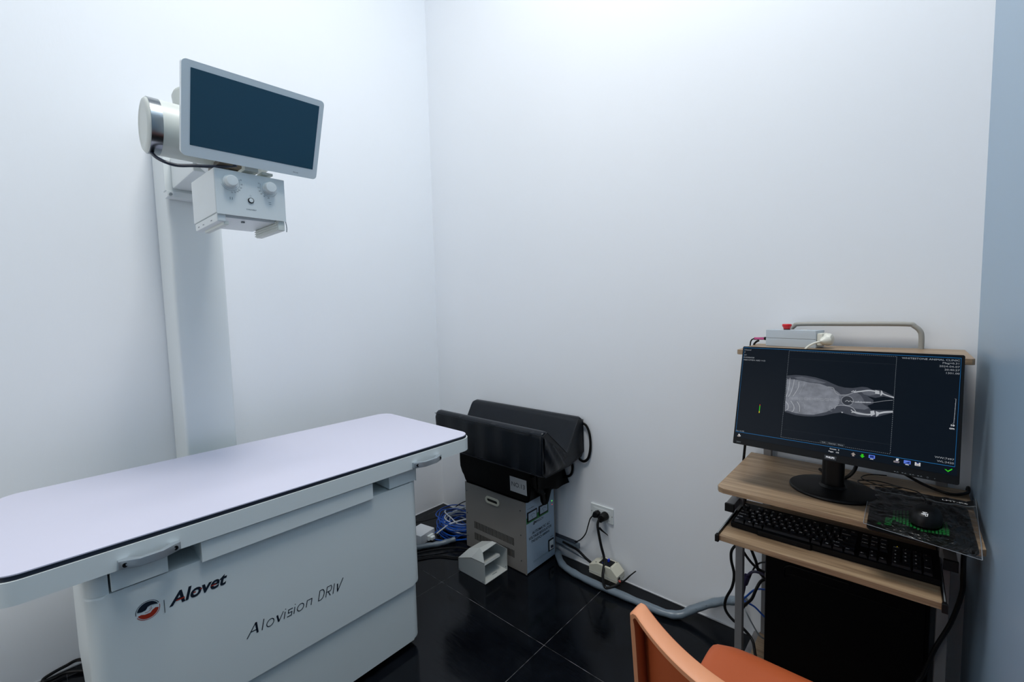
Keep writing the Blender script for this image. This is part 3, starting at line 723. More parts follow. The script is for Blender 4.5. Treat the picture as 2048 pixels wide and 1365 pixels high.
tag(obj('power_cable', B().tube([(-.904, 1.69, .042), (-.89, 1.70, .052), (-.872, 1.712, .075), (-.858, 1.738, .088)], lambda t: .004*(1-.4*t), 10), 'blackcable'), 'short black cable stub curling up beside the right end of the breaker box', 'cable')

# ================================================================== taped conduit
T = thing('cable_conduit', 'long grey taped cable conduit lying along the back wall floor to the desk', 'conduit', (-.9, 1.66, 0))
pth = [(-1.345, 1.7465, .016), (-1.29, 1.7455, .016), (-1.262, 1.715, .017), (-1.21, 1.672, .017), (-1.153, 1.652, .017), (-1.07, 1.642, .017), (-.982, 1.640, .017), (-.889, 1.645, .017), (-.774, 1.649, .017), (-.69, 1.656, .017), (-.64, 1.680, .020), (-.60, 1.708, .045), (-.54, 1.735, .082), (-.49, 1.740, .112), (-.45, 1.738, .132), (-.415, 1.732, .148)]
q = B(); q.tube(pth, lambda t: .0145+.0008*sin(t*71)+.0005*sin(t*133), 14, sm=8, flat=1.15)
cd = obj('conduit_sleeve', q, 'tape', T, ang=60)
q = B()
for t in (2, 3, 4, 5, 6, 7, 8, 9, 11, 12, 13):
    for f_ in (.25, .8):
        a, c = V(pth[t]), V(pth[t+1]); p = a.lerp(c, f_)
        d = V((0, -1, .35)).normalized(); q.cyl(p+d*.0125, p+d*.0163, .0026, n=8, bev=.0007)
split_obj('rivet', q, 'tape', cd)
T = thing('wall_duct', 'grey duct stub sticking out behind the voltage regulator at the wall', 'duct', (-1.25, 1.748, .06))
q = B(); q.box(-1.34, -1.178, 1.737, 1.762, .070, .103, .003); q.box(-1.178, -1.165, 1.745, 1.763, .074, .100, .002); obj('duct_body', q, 'tape', T)
q = B(); q.box(-1.343, -1.1775, 1.7355, 1.763, .1025, .1045); obj('duct_lid', q, 'ink', T)
tag(obj('plastic_strip', B().prism([(-1.33, 1.735), (-1.33, 1.76), (-1.2, 1.755), (-1.06, 1.735), (-1.06, 1.731), (-1.2, 1.722)], .045, .047), 'tape'), 'thin flat grey strip between the wall duct and the conduit', 'strip') if False else None
q = B(); q.grid(10, 2, lambda u, v: (-1.33+.27*u, 1.738-.012*u+v*.022*(1-u), .066-.02*u-v*.001)); q.grid(10, 2, lambda u, v: (-1.33+.27*u, 1.738-.012*u+v*.022*(1-u), .064-.02*u-v*.001))
obj('tape_flap', q, 'tape', T)

# ================================================================== cables in the corner
def wob(c, r1, r2, z, n_, ph, jit=.01, tilt=.3):
    return [(c[0]+r1*cos(ph+2*pi*k/n_)+random.uniform(-jit, jit), c[1]+r2*sin(ph+2*pi*k/n_)+random.uniform(-jit, jit), max(.006, z+tilt*.04*sin(2*pi*k/n_+ph)+random.uniform(0, .006))) for k in range(n_)]
q = B()
for k in range(16):
    q.tube(wob((-1.86+random.uniform(-.03, .03), 1.575+random.uniform(-.02, .02)), .125+random.uniform(-.02, .015), .075+random.uniform(-.02, .02), .010+.0055*k, 9, random.uniform(0, 1.5)), .0032, 6, closed=True)
q.tube([(-1.95, 1.35, .03), (-1.93, 1.45, .02), (-1.90, 1.50, .05), (-1.86, 1.58, .09), (-1.78, 1.66, .10), (-1.70, 1.745, .10)], .0028, 6)
q.tube([(-1.92, 1.42, .008), (-1.82, 1.47, .01), (-1.78, 1.53, .03), (-1.74, 1.60, .06), (-1.70, 1.742, .08)], .0028, 6)
tag(obj('network_cable', q, 'bluecable'), 'tangled bundle of blue network cable behind the voltage regulator in the corner', 'cable')
q = B()
for k in range(5):
    q.tube(wob((-1.845+random.uniform(-.03, .03), 1.59+random.uniform(-.02, .02)), .11+random.uniform(-.03, .02), .07+random.uniform(-.02, .02), .045+.012*k, 8, random.uniform(0, 1.5)), .0035, 6, closed=True)
q.tube([(-1.90, 1.455, .03), (-1.875, 1.475, .055), (-1.84, 1.50, .085), (-1.78, 1.545, .11), (-1.73, 1.60, .115), (-1.722, 1.72, .11)], .0042, 8)
q.tube([(-1.93, 1.60, .09), (-1.86, 1.66, .125), (-1.79, 1.70, .14), (-1.725, 1.74, .135)], .0055, 8)
q.tube([(-1.95, 1.58, .07), (-1.88, 1.65, .105), (-1.80, 1.70, .12), (-1.725, 1.745, .115)], .0045, 8)
tag(obj('network_cable', q, 'whitecable'), 'white cables looped among the blue network cable in the corner', 'cable')
T = thing('power_adapter', 'light grey power adapter box on the floor beside the right end of the table', 'adapter', (-1.95, 1.40, 0))
Rz = MX.Translation((-1.955, 1.395, 0)) @ MX.Rotation(radians(10), 4, 'Z')
q = B(); q.box(-.06, .045, -.055, .055, .002, .056, .004, M=Rz); obj('case', q, 'whitecable', T)
q = B(); q.box(.0455, .062, -.012, .03, .012, .040, .004, M=Rz); q.box(.06, .078, -.004, .022, .016, .034, .003, M=Rz); obj('connector', q, 'white', T)
tag(obj('conduit_end', B().tube([(-1.93, 1.20, .014), (-1.90, 1.29, .014), (-1.86, 1.36, .015), (-1.82, 1.42, .016), (-1.79, 1.49, .02)], lambda t: .0135+.0015*sin(t*40), 10), 'tape', ang=60), 'short open end of grey taped conduit beside the power adapter', 'conduit')
for i, (pts, lab) in enumerate((([(-1.86, 1.17, .006), (-1.80, 1.28, .006), (-1.745, 1.35, .006), (-1.66, 1.40, .006), (-1.60, 1.50, .006)], 'black cable curving over the floor toward the foot switch housing'),
                                ([(-1.90, 1.20, .006), (-1.82, 1.33, .014), (-1.74, 1.44, .012), (-1.66, 1.49, .006), (-1.62, 1.497, .006)], 'black cable lying behind the foot switch housing'),
                                ([(-2.18, 1.40, .02), (-2.10, 1.50, .018), (-2.00, 1.60, .055), (-1.93, 1.66, .12), (-1.86, 1.70, .15), (-1.80, 1.74, .155)], 'thin black cable stretched across the corner above the blue cables'))):
    tag(obj('floor_cable', B().tube(pts, .004 if i < 2 else .0028, 8), 'blackcable'), lab, 'cable')
tag(obj('floor_cable', B().tube([(-1.93, .20, .010), (-2.10, .12, .010), (-2.198, .062, .026), (-2.205, .02, .024), (-2.203, -.028, .016), (-2.19, -.034, .012), (-2.185, -.015, .010), (-2.182, .03, .010), (-2.10, .10, .0065), (-1.93, .16, .0065)], .0055, 8), 'blackcable'), 'black cable loop on the floor at the left wall under the table', 'cable')
# ================================================================== computer desk
T = thing('computer_desk', 'small wood-topped computer desk with grey metal frame, keyboard tray and raised shelf', 'desk', (-.135, 1.6, 0))
ZD = .72
q = B(); q.prism([(-.405, 1.735), (.143, 1.735), (.143, 1.345), (.135, 1.338), (-.385, 1.338), (-.399, 1.344), (-.405, 1.356)], ZD-.016, ZD, bev=.0015); obj('desktop', q, 'wood', T)
q = B(); q.box(-.384, .078, 1.30, 1.60, .578, .594, .0015); tr = obj('keyboard_tray', q, 'wood', T)
for s, x in ((-1, -.3875), (1, .0815)):
    q = B(); q.box(x-.003, x+.003, 1.298, 1.60, .584, .599, .0006); q.m = 1
    q.box(x-.0012, x+.0012, 1.30, 1.60, .599, .6005); q.m = 2; q.box(x-.005, x+.005, 1.290, 1.300, .577, .597, .001); obj('tray_slide', q, ['black', 'chrome', 'blackrub'], T)
for x in (-.402, .084):
    q = B(); q.box(x, x+.024, 1.425, 1.74, .618, .641, .0015); q.m = 1; q.box(x-.001, x+.025, 1.418, 1.427, .617, .642, .001); obj('side_rail', q, ['frame', 'blackrub'], T)
for x in (-.378, .090):
    q = B(); q.box(x-.011, x+.011, 1.488, 1.512, .02, ZD-.016, .002); obj('leg', q, 'frame', T)
for x in (-.352, .090):
    q = B(); q.box(x-.012, x+.012, 1.728, 1.752, .02, 1.10, .002); obj('leg', q, 'frame', T)
for x in (-.378, .090):
    q = B(); q.box(x-.012, x+.012, 1.30, 1.75, .010, .036, .002); obj('foot_bar', q, 'frame', T)
q = B(); q.box(-.367, .078, 1.34, 1.735, .036, .052, .001); obj('lower_shelf', q, 'wood', T)
q = B(); q.box(-.34, .078, 1.735, 1.745, .44, .66, .001); obj('back_panel', q, 'wood', T)
q = B(); q.prism([(-.395, 1.752), (.125, 1.752), (.125, 1.505), (.12, 1.50), (-.39, 1.50), (-.395, 1.505)], 1.099, 1.114, bev=.0012); obj('top_shelf', q, 'wood', T)
q = B(); q.tube([(-.292, 1.735, 1.114), (-.292, 1.735, 1.150), (-.290, 1.735, 1.165), (-.280, 1.735, 1.178), (-.262, 1.735, 1.185), (-.13, 1.735, 1.186), (.0, 1.735, 1.186), (.018, 1.735, 1.180), (.031, 1.735, 1.166), (.0345, 1.735, 1.148), (.0345, 1.735, 1.114)], .0068, 14, sm=5); obj('rear_rail', q, 'hoop', T)

# ================================================================== PC tower
T = thing('computer_tower', 'black desktop computer tower on the lower shelf of the desk', 'computer', (-.12, 1.64, .052))
q = B(); q.box(-.315, .070, 1.545, 1.722, .062, .492, .004); ca = obj('case', q, 'pcblack', T)
q = B(); q.box(-.312, .062, 1.541, 1.546, .066, .488, .002); sp_ = obj('side_panel', q, 'pcblack', T)
q = B()
q.tube([(-.262, 1.5405, .40), (-.262, 1.5405, .425), (-.25, 1.5405, .44), (-.225, 1.5405, .443), (-.10, 1.5405, .443)], .004, 8, sm=4)
q.tube([(-.25, 1.5405, .40), (-.235, 1.5405, .415), (.04, 1.5405, .415)], .0015, 6, sm=3)
obj('panel_ridge', q, 'pcblack', sp_)
q = B()
for x, z in ((-.30, .075), (-.30, .48), (.05, .075)): q.cyl((x, 1.5395, z), (x, 1.5415, z), .003, n=8)
split_obj('screw', q, 'grey', sp_)
q = B(); q.box(-.317, -.315, 1.56, 1.705, .09, .47); q.m = 1; q.box(-.319, -.317, 1.565, 1.60, .38, .42); q.m = 2; q.box(-.320, -.317, 1.57, 1.595, .36, .375); obj('rear_ports', q, ['greymetal', 'ledred' if False else 'purplecable', 'cream'], T)
q = B()
for x in (-.28, .04): q.box(x-.015, x+.015, 1.56, 1.71, .0522, .063, .002)
split_obj('foot', q, 'blackrub', T)

# ================================================================== main monitor
PH = plane((-.1352, 1.4129, .9867), -.062, .272) @ MX.Scale(.965, 4)
T = thing('computer_monitor', 'large black computer monitor showing an animal x-ray on the desk', 'monitor', (-.14, 1.50, ZD))
W_, H_ = .4905, .3045
q = B(); q.prism(rrect(W_, H_, .004, 4), -.020, 0, PH, bev=.0012); q.prism(rrect(W_*.7, H_*.5, .03, 5, 0, -.03), -.042, -.018, PH, bev=.008); sh = obj('casing', q, 'kb', T)
q = B(); q.prism([(-W_/2+.001, -H_/2+.001), (W_/2-.001, -H_/2+.001), (W_/2-.001, -.1335), (-W_/2+.001, -.1335)], 0, .0012, PH); obj('lower_bezel', q, 'kb', T)
q = B(); q.lathe((-.142, 1.512, ZD), (0, 0, 1), [(0, 0), (0, .104), (.004, .1055), (.008, .104), (.0105, .100), (.0125, .06), (.0135, 0)], 56)
for v in q.bm.verts: v.co.y = 1.512+(v.co.y-1.512)*.92
obj('base', q, 'black', T)
q = B(); q.lathe((-.142, 1.515, ZD+.012), (0, 0, 1), [(0, .034), (.004, .031), (.007, .0275)], 30); q.prism(rrect(.052, .036, .014, 6), ZD+.012, ZD+.175, MX.Translation((-.142, 1.515, 0)) @ frame((0, 0, 0), (1, 0, 0), (0, 1, 0)), bev=.001); obj('stem', q, 'black', T)
q = B(); M = PH @ MX.Translation((0, 0, .0008))
q.poly([(-.2415, .149), (-.2415, -.1325), (.2405, -.1325), (.2405, .149)][::1], M)
scn = obj('screen', q, 'e_screen', T, fix=False)
def S(z): return PH @ MX.Translation((0, 0, z))
q = B(); q.m = 0
z1, z2, z3, z4 = .0010, .0012, .0014, .0016
skin = [(-.1169, .0697), (-.0959, .0735), (-.0706, .0738), (-.0458, .0708), (-.0215, .0643), (-.007, .0577), (.0071, .0521), (.0209, .0494), (.0386, .05), (.0577, .0557), (.0684, .0552), (.0792, .0504), (.0936, .0515), (.1061, .0469), (.1225, .0383), (.1227, .0325), (.1025, .0355), (.0865, .0298), (.0696, .0321), (.0827, .0239), (.0832, .0146), (.0711, .0076), (.08, -.0032), (.1222, .003), (.1225, -.0035), (.1049, -.0121), (.0931, -.0182), (.0727, -.0219), (.0516, -.0241), (.0341, -.0219), (.0161, -.0187), (-.0017, -.0245), (-.0219, -.0335), (-.0429, -.0388), (-.0645, -.0416), (-.087, -.0414), (-.1143, -.0365)]
def tri(pts, z):
    f0 = len(q.bm.faces); q.poly(pts, S(z)); q.bm.faces.ensure_lookup_table()
    bmesh.ops.triangulate(q.bm, faces=q.bm.faces[f0:])
    q.bm.faces.ensure_lookup_table()
tri(skin, z1)
q.m = 1; tri([(-.1165, .060), (-.09, .060), (-.06, .055), (-.035, .054), (-.010, .046), (.004, .038), (.012, .031), (.017, .02), (.016, .010), (.010, .002), (.0, -.010), (-.015, -.022), (-.0429, -.034), (-.0645, -.0365), (-.087, -.0362), (-.1145, -.0315)], z2)
q.m = 2; tri([(-.0985, .0665), (-.08, .070), (-.05, .066), (-.02, .058), (-.03, .0555), (-.06, .0565), (-.09, .0615)], z2); tri([(.009, .030), (.03, .031), (.046, .040), (.056, .033), (.064, .020), (.060, .012), (.075, .0015), (.066, -.004), (.045, -.004), (.03, .0), (.012, .0)], z2)
tri([(.055, .044), (.08, .046), (.09, .040), (.075, .034), (.062, .036)], z2); tri([(.04, -.010), (.06, -.012), (.08, -.013), (.075, -.018), (.05, -.019)], z2)
q.m = 3; tri(circ(.0287, .0148, .0118, 18), z3)
q.m = 5; q.line(circ(.0287, .0148, .0128, 24), .0009, S(z4), closed=True)
q.m = 4
for p in ([(-.1086, .0638), (-.1089, .0411), (-.1111, .0198), (-.1145, .0073)], [(-.098, .0603), (-.0991, .0421), (-.1034, .0207), (-.1088, .008)], [(-.0856, .0549), (-.086, .0376), (-.0919, .022), (-.0974, .0109)]):
    q.sline(p, .0011, S(z4))
for p in ([(-.1142, -.0062), (-.1069, -.0157), (-.1072, -.0276), (-.1138, -.0334)], [(-.1015, -.003), (-.0927, -.0167), (-.0925, -.0285), (-.097, -.0339)], [(-.0862, -.0025), (-.079, -.0148), (-.0777, -.0307)]):
    q.sline(p, .0013, S(z4))
q.m = 5
for p in ([(-.0714, .051), (-.0765, .0357), (-.0816, .0203)], [(-.0724, -.0021), (-.0664, -.0101), (-.0673, -.0204)], [(-.0025, -.0111), (-.0086, -.0049), (-.009, -.0162), (-.002, -.018)]): q.sline(p, .0006, S(z4))
for k in range(10):
    a = -.101+k*.0121; c = .0042+k*.00112
    q.line(rrect(.0092, .0052, .001, 2, a, c), .0008, S(z4), closed=True); q.line([(a-.003, c), (a+.003, c)], .0006, S(z4))
for p in ([(-.0157, .0477), (-.0039, .0452), (.0015, .0331), (.0109, .0281), (.0265, .0305), (.0393, .0376), (.0454, .0452)], [(.0021, -.0113), (.0061, -.0028), (.0172, .0009), (.0306, .0006), (.0418, -.0033), (.0488, -.0119)]): q.sline(p, .0015, S(z4))
q.sline([(.0419, .0131), (.0602, .0134), (.0831, .0173), (.1032, .024), (.121, .0281)], .0009, S(z4)); q.line([(.045, .0133), (.078, .0165)], .003, S(z4-.0001))
q.m = 4
for p, w in (([(.0414, .0392), (.0542, .0427), (.0731, .0476), (.0898, .0457)], .0032), ([(.0412, -.013), (.0575, -.0156), (.0744, -.0157), (.0825, -.0125)], .0036), ([(.0975, .0490), (.1022, .0415), (.1226, .0350)], .0028), ([(.0906, -.012), (.1045, -.0052), (.1223, -.0010)], .0042)):
    q.sline(p, w, S(z4))
for p in ([(.0850, .0500), (.0935, .0485), (.0945, .0400), (.0850, .0405)], [(.0965, .0510), (.1010, .0440), (.0985, .0375), (.0955, .0365)], [(.0780, -.0060), (.0855, -.0035), (.0880, -.0130), (.0800, -.0190)], [(.0890, -.0045), (.0960, -.0065), (.0950, -.0140), (.0905, -.0190)]): tri(p, z4+.0001)
q.line([(.036, .0395), (.0405, .043), (.042, .038)], .0022, S(z4)); q.line([(.038, -.008), (.042, -.012), (.040, -.016)], .0022, S(z4))
for k in range(5): q.line([(.024+k*.0035, .012+.004*(k % 2)), (.0285+k*.0035, .0155-.002*(k % 2))], .001, S(z4+.0001))
for x in (.052, .058, .064, .070): q.line([(x, .0135), (x, .0172)], .0009, S(z4))
q.line([(.0185, -.0165), (.0195, -.0195), (.0210, -.0170)], .002, S(z4))
obj('xray_image', q, ['x_skin', 'x_body', 'x_mid', 'x_dark', 'x_bone', 'x_soft'], scn, fix=False)
q = B(); q.m = 0
q.line([(-.241, .1480), (.2388, .1440), (.2365, -.1120), (-.2395, -.1155)], .0011, S(z1), closed=True)
q.m = 1
def dash(a, b_, n_):
    a = V(a); b_ = V(b_)
    for k in range(n_): q.line([a.lerp(b_, k/n_), a.lerp(b_, (k+.55)/n_)], .0007, S(z1))
dash((-.1172, .1438), (.1228, .1411), 60); dash((.1228, .1411), (.1223, -.1069), 48); dash((.1223, -.1069), (-.1179, -.1095), 60); dash((-.1179, -.1095), (-.1172, .1438), 48)
q.m = 2
for a, c in (((-.1136, .121), (.1219, .1204)), ((-.1144, -.0868), (.1225, -.084))): q.line([a, c], .0006, S(z1))
q.line([(-.0246, -.1014), (.0307, -.101)], .0001, S(z1)); q.poly([(-.0246, -.1014), (-.0248, -.1083), (.0302, -.1083), (.0307, -.101)], S(z1))
q.m = 3
q.line([(.2310, .046), (.2332, .046), (.2315, -.0127), (.2290, -.0127)], .0008, S(z1))
for k in (1, 2, 3, 4): q.line([(.2316, .046-.01174*k), (.2331, .046-.01174*k)], .0007, S(z1))
def st(t, x, y, s=.0070, al='LEFT', bo=0., sx=1.22): q.text(t, s*.80, S(z2) @ MX.Translation((x, y, 0)), align=al, bold=bo, sx=sx)
st('Chanel', -.2393, .1410); st('F', -.2390, .1330); st('2Y', -.2390, .1245); st('DX000038', -.2395, .1170); st('ABDOMEN ABD V-D', -.2395, .1092)
st('ms 16.00', -.2393, -.1118, .0065)
st('WHITESTONE ANIMAL CLINIC', .2370, .1378, .0078, 'RIGHT'); st('Mag=0.31', .2370, .1303, .0078, 'RIGHT'); st('2024-04-07', .2370, .1222, .0078, 'RIGHT'); st('20:40:27', .2372, .1142, .0078, 'RIGHT'); st('1301.00', .2374, .1062, .0078, 'RIGHT')
st('WW:7497', .2350, -.0965, .0078, 'RIGHT'); st('WL:3420', .2350, -.1050, .0078, 'RIGHT')
st('Soft', -.0157, -.1050, .0050, 'CENTER'); st('Normal', .003, -.1050, .0050, 'CENTER'); st('Sharp', .0215, -.1050, .0050, 'CENTER')
q.m = 4
st('10', .2293, -.0175, .0074, 'CENTER', .0002); st('cm', .2287, -.0247, .0074, 'CENTER', .0002)
st('Count:  2', -.0015, -.1190, .0056, 'LEFT', .0001); st('Page:   1/2', -.0035, -.1262, .0056, 'LEFT', .0001)
obj('screen_text', q, ['e_blue', 'e_dash', 'e_btn', 'e_text', 'e_white'], scn, fix=False)
# icons
ICM = ['e_grey', 'e_green', 'e_ico', 'e_icod', 'e_white', 'e_yel', 'e_redd']
def icon(parts):
    q = B()
    for m_, pts, x, y, zz in parts:
        q.m = m_; q.poly([(x+a_*.9, y+b_*.9) for a_, b_ in pts], S(zz))
    obj('icon', q, ICM, scn, fix=False)
arrow = [(-.0024, -.005), (.0024, -.005), (.0024, .0), (.0056, .0), (0, .0062), (-.0056, .0), (-.0024, .0)]
scr = rrect(.0140, .0092, .001, 2); foot_ = [(-.003, 0), (.003, 0), (.004, -.002), (-.004, -.002)]
icon([(0, arrow, .0498, -.1240, z1)])
icon([(1, [(a_, -b_) for a_, b_ in arrow][::-1], .0684, -.1232, z1)])
icon([(1, [(-.0075, .001), (-.0035, .0005), (-.001, -.0025), (.0065, .0050), (.0075, .0025), (-.0005, -.0055)], .2262, -.1215, z1)])
icon([(2, scr, .0874, -.1215, z1), (3, rrect(.0088, .0058, .0005, 2), .0874, -.1215, z2), (4, foot_, .0874, -.1265, z1)])
icon([(2, scr, .1547, -.1200, z1), (3, [(-.005, -.002), (.005, .003), (.005, -.003)], .1547, -.1203, z2), (4, foot_, .1547, -.1250, z1)])
icon([(4, [(-.0055, -.0045), (.0055, -.0045), (.0055, .0045), (-.0055, .0045)], .1735, -.1205, z1), (3, [(-.0025, .0015), (.0025, .0015), (.0025, .0045), (-.0025, .0045)], .1735, -.1205, z2), (0, [(-.0035, -.0035), (.0035, -.0035), (.0035, -.0008), (-.0035, -.0008)], .1735, -.1205, z2)])
icon([(4, [(-.0015, -.001), (.0035, -.001), (.005, .0055), (-.0005, .0055)], .1349, -.1200, z1), (0, [(-.006, -.005), (.005, -.005), (.0065, -.0008), (-.0055, -.0002)], .1349, -.1210, z1), (3, [(-.0045, -.0035), (.0045, -.0035), (.005, -.002), (-.004, -.002)], .1349, -.1210, z2)])
icon([(4, circ(0, 0, .0026, 10), -.2293, -.1235, z1), (0, [(-.004, -.0045), (.0035, -.005), (.0035, 0), (-.003, 0)], -.2305, -.1255, z2), (4, circ(0, 0, .002, 10), -.2262, -.1268, z2)])
icon([(1, [(-.0010, -.0135), (.0010, -.0135), (.0010, .0135), (-.0010, .0135)], -.1803, -.0368, z1), (5, [(-.0010, 0), (.0010, 0), (.0010, .006), (-.0010, .006)], -.1803, -.0495, z2), (6, [(-.0010, 0), (.0010, 0), (.0010, .004), (-.0010, .004)], -.1803, -.0278, z2)])
q = B(); q.prism([(-.0125, -.0055), (.0125, -.0055), (.0135, .0048), (-.0135, .0048)], .0, .0022, S(0) @ MX.Translation((.0018, -.1425, 0))); q.m = 1
q.text('PHILIPS', .0062, S(.0024) @ MX.Translation((.0018, -.1425, .0016)), bold=.0003, sx=.95); q.m = 2
q.text('241V', .0058, S(.0013) @ MX.Translation((-.2345, -.1455, 0)), align='LEFT')
for k, s_ in enumerate(('\u25A1/\u25B2', '\u2302/\u25BC', '\u2013/+', '\u25A1/\u2190')):
    xx = .1356+k*.0142; q.line([(xx-.004, -.1475), (xx-.001, -.1475)], .0012, S(.0014)); q.line([(xx+.001, -.1485), (xx+.003, -.1465), (xx+.004, -.1485)], .0008, S(.0014))
q.line(circ(.1921, -.1473, .0014, 10), .0004, S(.0014), closed=True); q.line([(.2038, -.1473), (.2050, -.1473)], .0010, S(.0014))
mat('plate', '262C34', .3); obj('brand_plate', q, ['plate', 'legend', 'grey'], T, fix=False)

# ================================================================== control box with emergency button
T = thing('control_box', 'silver metal control box with a red emergency button on the top shelf', 'control box', (-.27, 1.69, 1.114))
R_ = MX.Translation((-.272, 1.684, 1.1145)) @ MX.Rotation(radians(-14), 4, 'Z')
q = B(); q.box(-.074, .074, -.030, .030, 0, .0265, .001, M=R_); q.box(-.074, .074, -.030, .030, .027, .054, .001, M=R_); cs = obj('casing', q, 'alu', T)
q = B(); q.box(.074, .0755, -.029, .029, .001, .053, M=R_); q.m = 1; q.cyl(R_ @ V((.028, .008, .054)), R_ @ V((.028, .008, .0545)), .006, n=16); q.box(.02, .038, -.002, .006, .054, .0543, M=R_); obj('end_plate', q, ['alu', 'white'], cs)
q = B(); o_ = R_ @ V((-.022, 0, .054)); q.m = 1; q.lathe(o_, (0, 0, 1), [(0, .0095), (.004, .0095)], 20); q.m = 0
q.lathe(o_, (0, 0, 1), [(.003, 0), (.003, .0098), (.007, .0105), (.010, .0125), (.013, .0138), (.0165, .0138), (.0185, .0125), (.019, .008), (.0188, 0)], 28); obj('emergency_button', q, ['red', 'blackrub'], T)['label'] = 'red mushroom emergency stop button'
q = B(); q.box(.0755, .091, -.026, .016, .008, .046, .003, M=R_); obj('socket', q, 'plug', T)
T = thing('power_plug', 'round white power plug on the side of the silver control box with a white cord', 'plug', (-.172, 1.672, 1.146))
o_ = R_ @ V((.0912, -.006, .027))
ax = (R_.to_3x3() @ V((1, 0, 0)))
q = B(); q.lathe(o_, ax, [(0, 0), (0, .018), (.004, .019), (.012, .0185), (.018, .016), (.020, .012), (.021, 0)], 30)
q.lathe(o_+V((.006, -.010, -.002)), (-.6, -.78, -.12), [(0, .015), (.010, .0135), (.018, .009), (.024, .0042), (.026, .0035)], 20); obj('plug_body', q, 'plug', T)
q = B(); e_ = o_+V((.006, -.010, -.002))+V((-.6, -.78, -.12))*.024
q.tube([e_, e_+V((-.018, -.008, -.007)), e_+V((-.035, -.014, -.022)), e_+V((-.043, -.016, -.048)), e_+V((-.045, -.014, -.10))], .0032, 8); obj('cord', q, 'plug', T)
T = thing('usb_plug', 'pink and black cable plug in the left end of the control box', 'plug', (-.37, 1.70, 1.135))
o_ = R_ @ V((-.0745, -.006, .023))
q = B(); d_ = V((-1, 0, -.04)).normalized()
q.cyl(o_, o_+d_*.006, .0055, n=12); q.m = 1; q.tube([o_+d_*.004, o_+d_*.014], .0058, 10, sm=1); q.tube([o_+d_*.012, o_+d_*.046], .0046, 10, sm=1); q.m = 2
q.box(-.030, .0, -.0050, .0015, -.0035, .0035, .001, M=MX.Translation(o_+d_*.015)); obj('plug_body', q, ['brass', 'blackrub', 'pink'], T)
q = B(); s_ = o_+d_*.046
q.tube([s_+V((.004, 0, 0)), s_+V((-.006, 0, -.003)), s_+V((-.011, -.002, -.015)), s_+V((-.012, -.004, -.05))], .0022, 8)
q.tube([o_+d_*.03+V((0, -.004, -.006)), s_+V((.006, -.004, -.012)), s_+V((.0, -.005, -.024)), s_+V((-.003, -.006, -.06))], .0034, 8); obj('cord', q, 'blackcable', T)

# ================================================================== keyboard
ZK = .5945
T = thing('keyboard', 'full-size black keyboard with white legends on the pull-out tray', 'keyboard', (-.146, 1.44, ZK))
kx0, kx1, ky0 = -.373, .0805, 1.372
KD = .150
tilt = MX.Translation((0, ky0, ZK)) @ MX.Rotation(radians(2.5), 4, 'X') @ MX.Translation((0, -ky0, -ZK))
q = B(); q.M = tilt
fx0 = [(kx0+.004, ky0), (-.303, ky0), (-.299, ky0-.007), (-.173, ky0-.007), (-.169, ky0), (kx1-.004, ky0), (kx1, ky0+.004), (kx1, ky0+KD), (kx0, ky0+KD), (kx0, ky0+.004)]
q.prism(fx0, ZK, ZK+.0155, bev=.0018)
kbb = obj('keyboard_body', q, 'kb', T)
for x, y in ((-.35, 0), (.06, 0), (-.35, 1), (.06, 1)):
    q = B(); q.box(x-.012, x+.012, ky0+.008 if not y else ky0+KD-.02, ky0+.018 if not y else ky0+KD-.010, ZK-.0006, ZK+ (.002 if not y else .008), .0005); obj('rubber_foot', q, 'blackrub', kbb)
U = .01915
def keycap(x, y, w, h, leg, sub=None):
    """x,y lower-left in metres on the keyboard plane"""
    q = B(); q.M = tilt
    g = .0008; zb, zt = ZK+.0135, ZK+.0225
    a = [(x+g, y+g), (x+w-g, y+g), (x+w-g, y+h-g), (x+g, y+h-g)]
    t = [(x+g+.0026, y+g+.0016), (x+w-g-.0026, y+g+.0016), (x+w-g-.0026, y+h-g-.0030), (x+g+.0026, y+h-g-.0030)]
    bm = q.bm
    va = [bm.verts.new(q.M @ V((p[0], p[1], zb))) for p in a]
    vm = [bm.verts.new(q.M @ V((p[0]+(c[0]-p[0])*.75, p[1]+(c[1]-p[1])*.75, zt-.0008))) for p, c in zip(a, t)]
    vt = [bm.verts.new(q.M @ V((c[0]+(1 if i in (0, 3) else -1)*.0006, c[1]+(1 if i < 2 else -1)*.0006, zt))) for i, c in enumerate(t)]
    for A, C_ in ((va, vm), (vm, vt)):
        for i in range(4): bm.faces.new([A[i], A[(i+1) % 4], C_[(i+1) % 4], C_[i]])
    bm.faces.new(vt)
    q.m = 1
    if leg:
        if leg == '*win':
            for i in (0, 1):
                for j in (0, 1): q.poly([(x+w/2-.0026+i*.0028, y+h/2-.002+j*.0024), (x+w/2-.0002+i*.0028, y+h/2-.002+j*.0024), (x+w/2-.0002+i*.0028, y+h/2+j*.0024), (x+w/2-.0026+i*.0028, y+h/2+j*.0024)], MX.Translation((0, 0, zt+.0002)))
        else:
            sz = .0078 if len(leg) == 1 else .0046
            if sub:
                q.text(leg, .0062, MX.Translation((x+.0068, y+h*.66, zt+.0002)), bold=.0002); q.text(sub, .0062, MX.Translation((x+.0068, y+h*.34, zt+.0002)), bold=.0002)
            elif len(leg) == 1: q.text(leg, sz, MX.Translation((x+.0075, y+h*.56, zt+.0002)), bold=.00025)
            else: q.text(leg, sz, MX.Translation((x+.0036, y+h*.6, zt+.0002)), align='LEFT', bold=.0002)
    return q
keys = []
bx, by = kx0+.0065, ky0+.0065
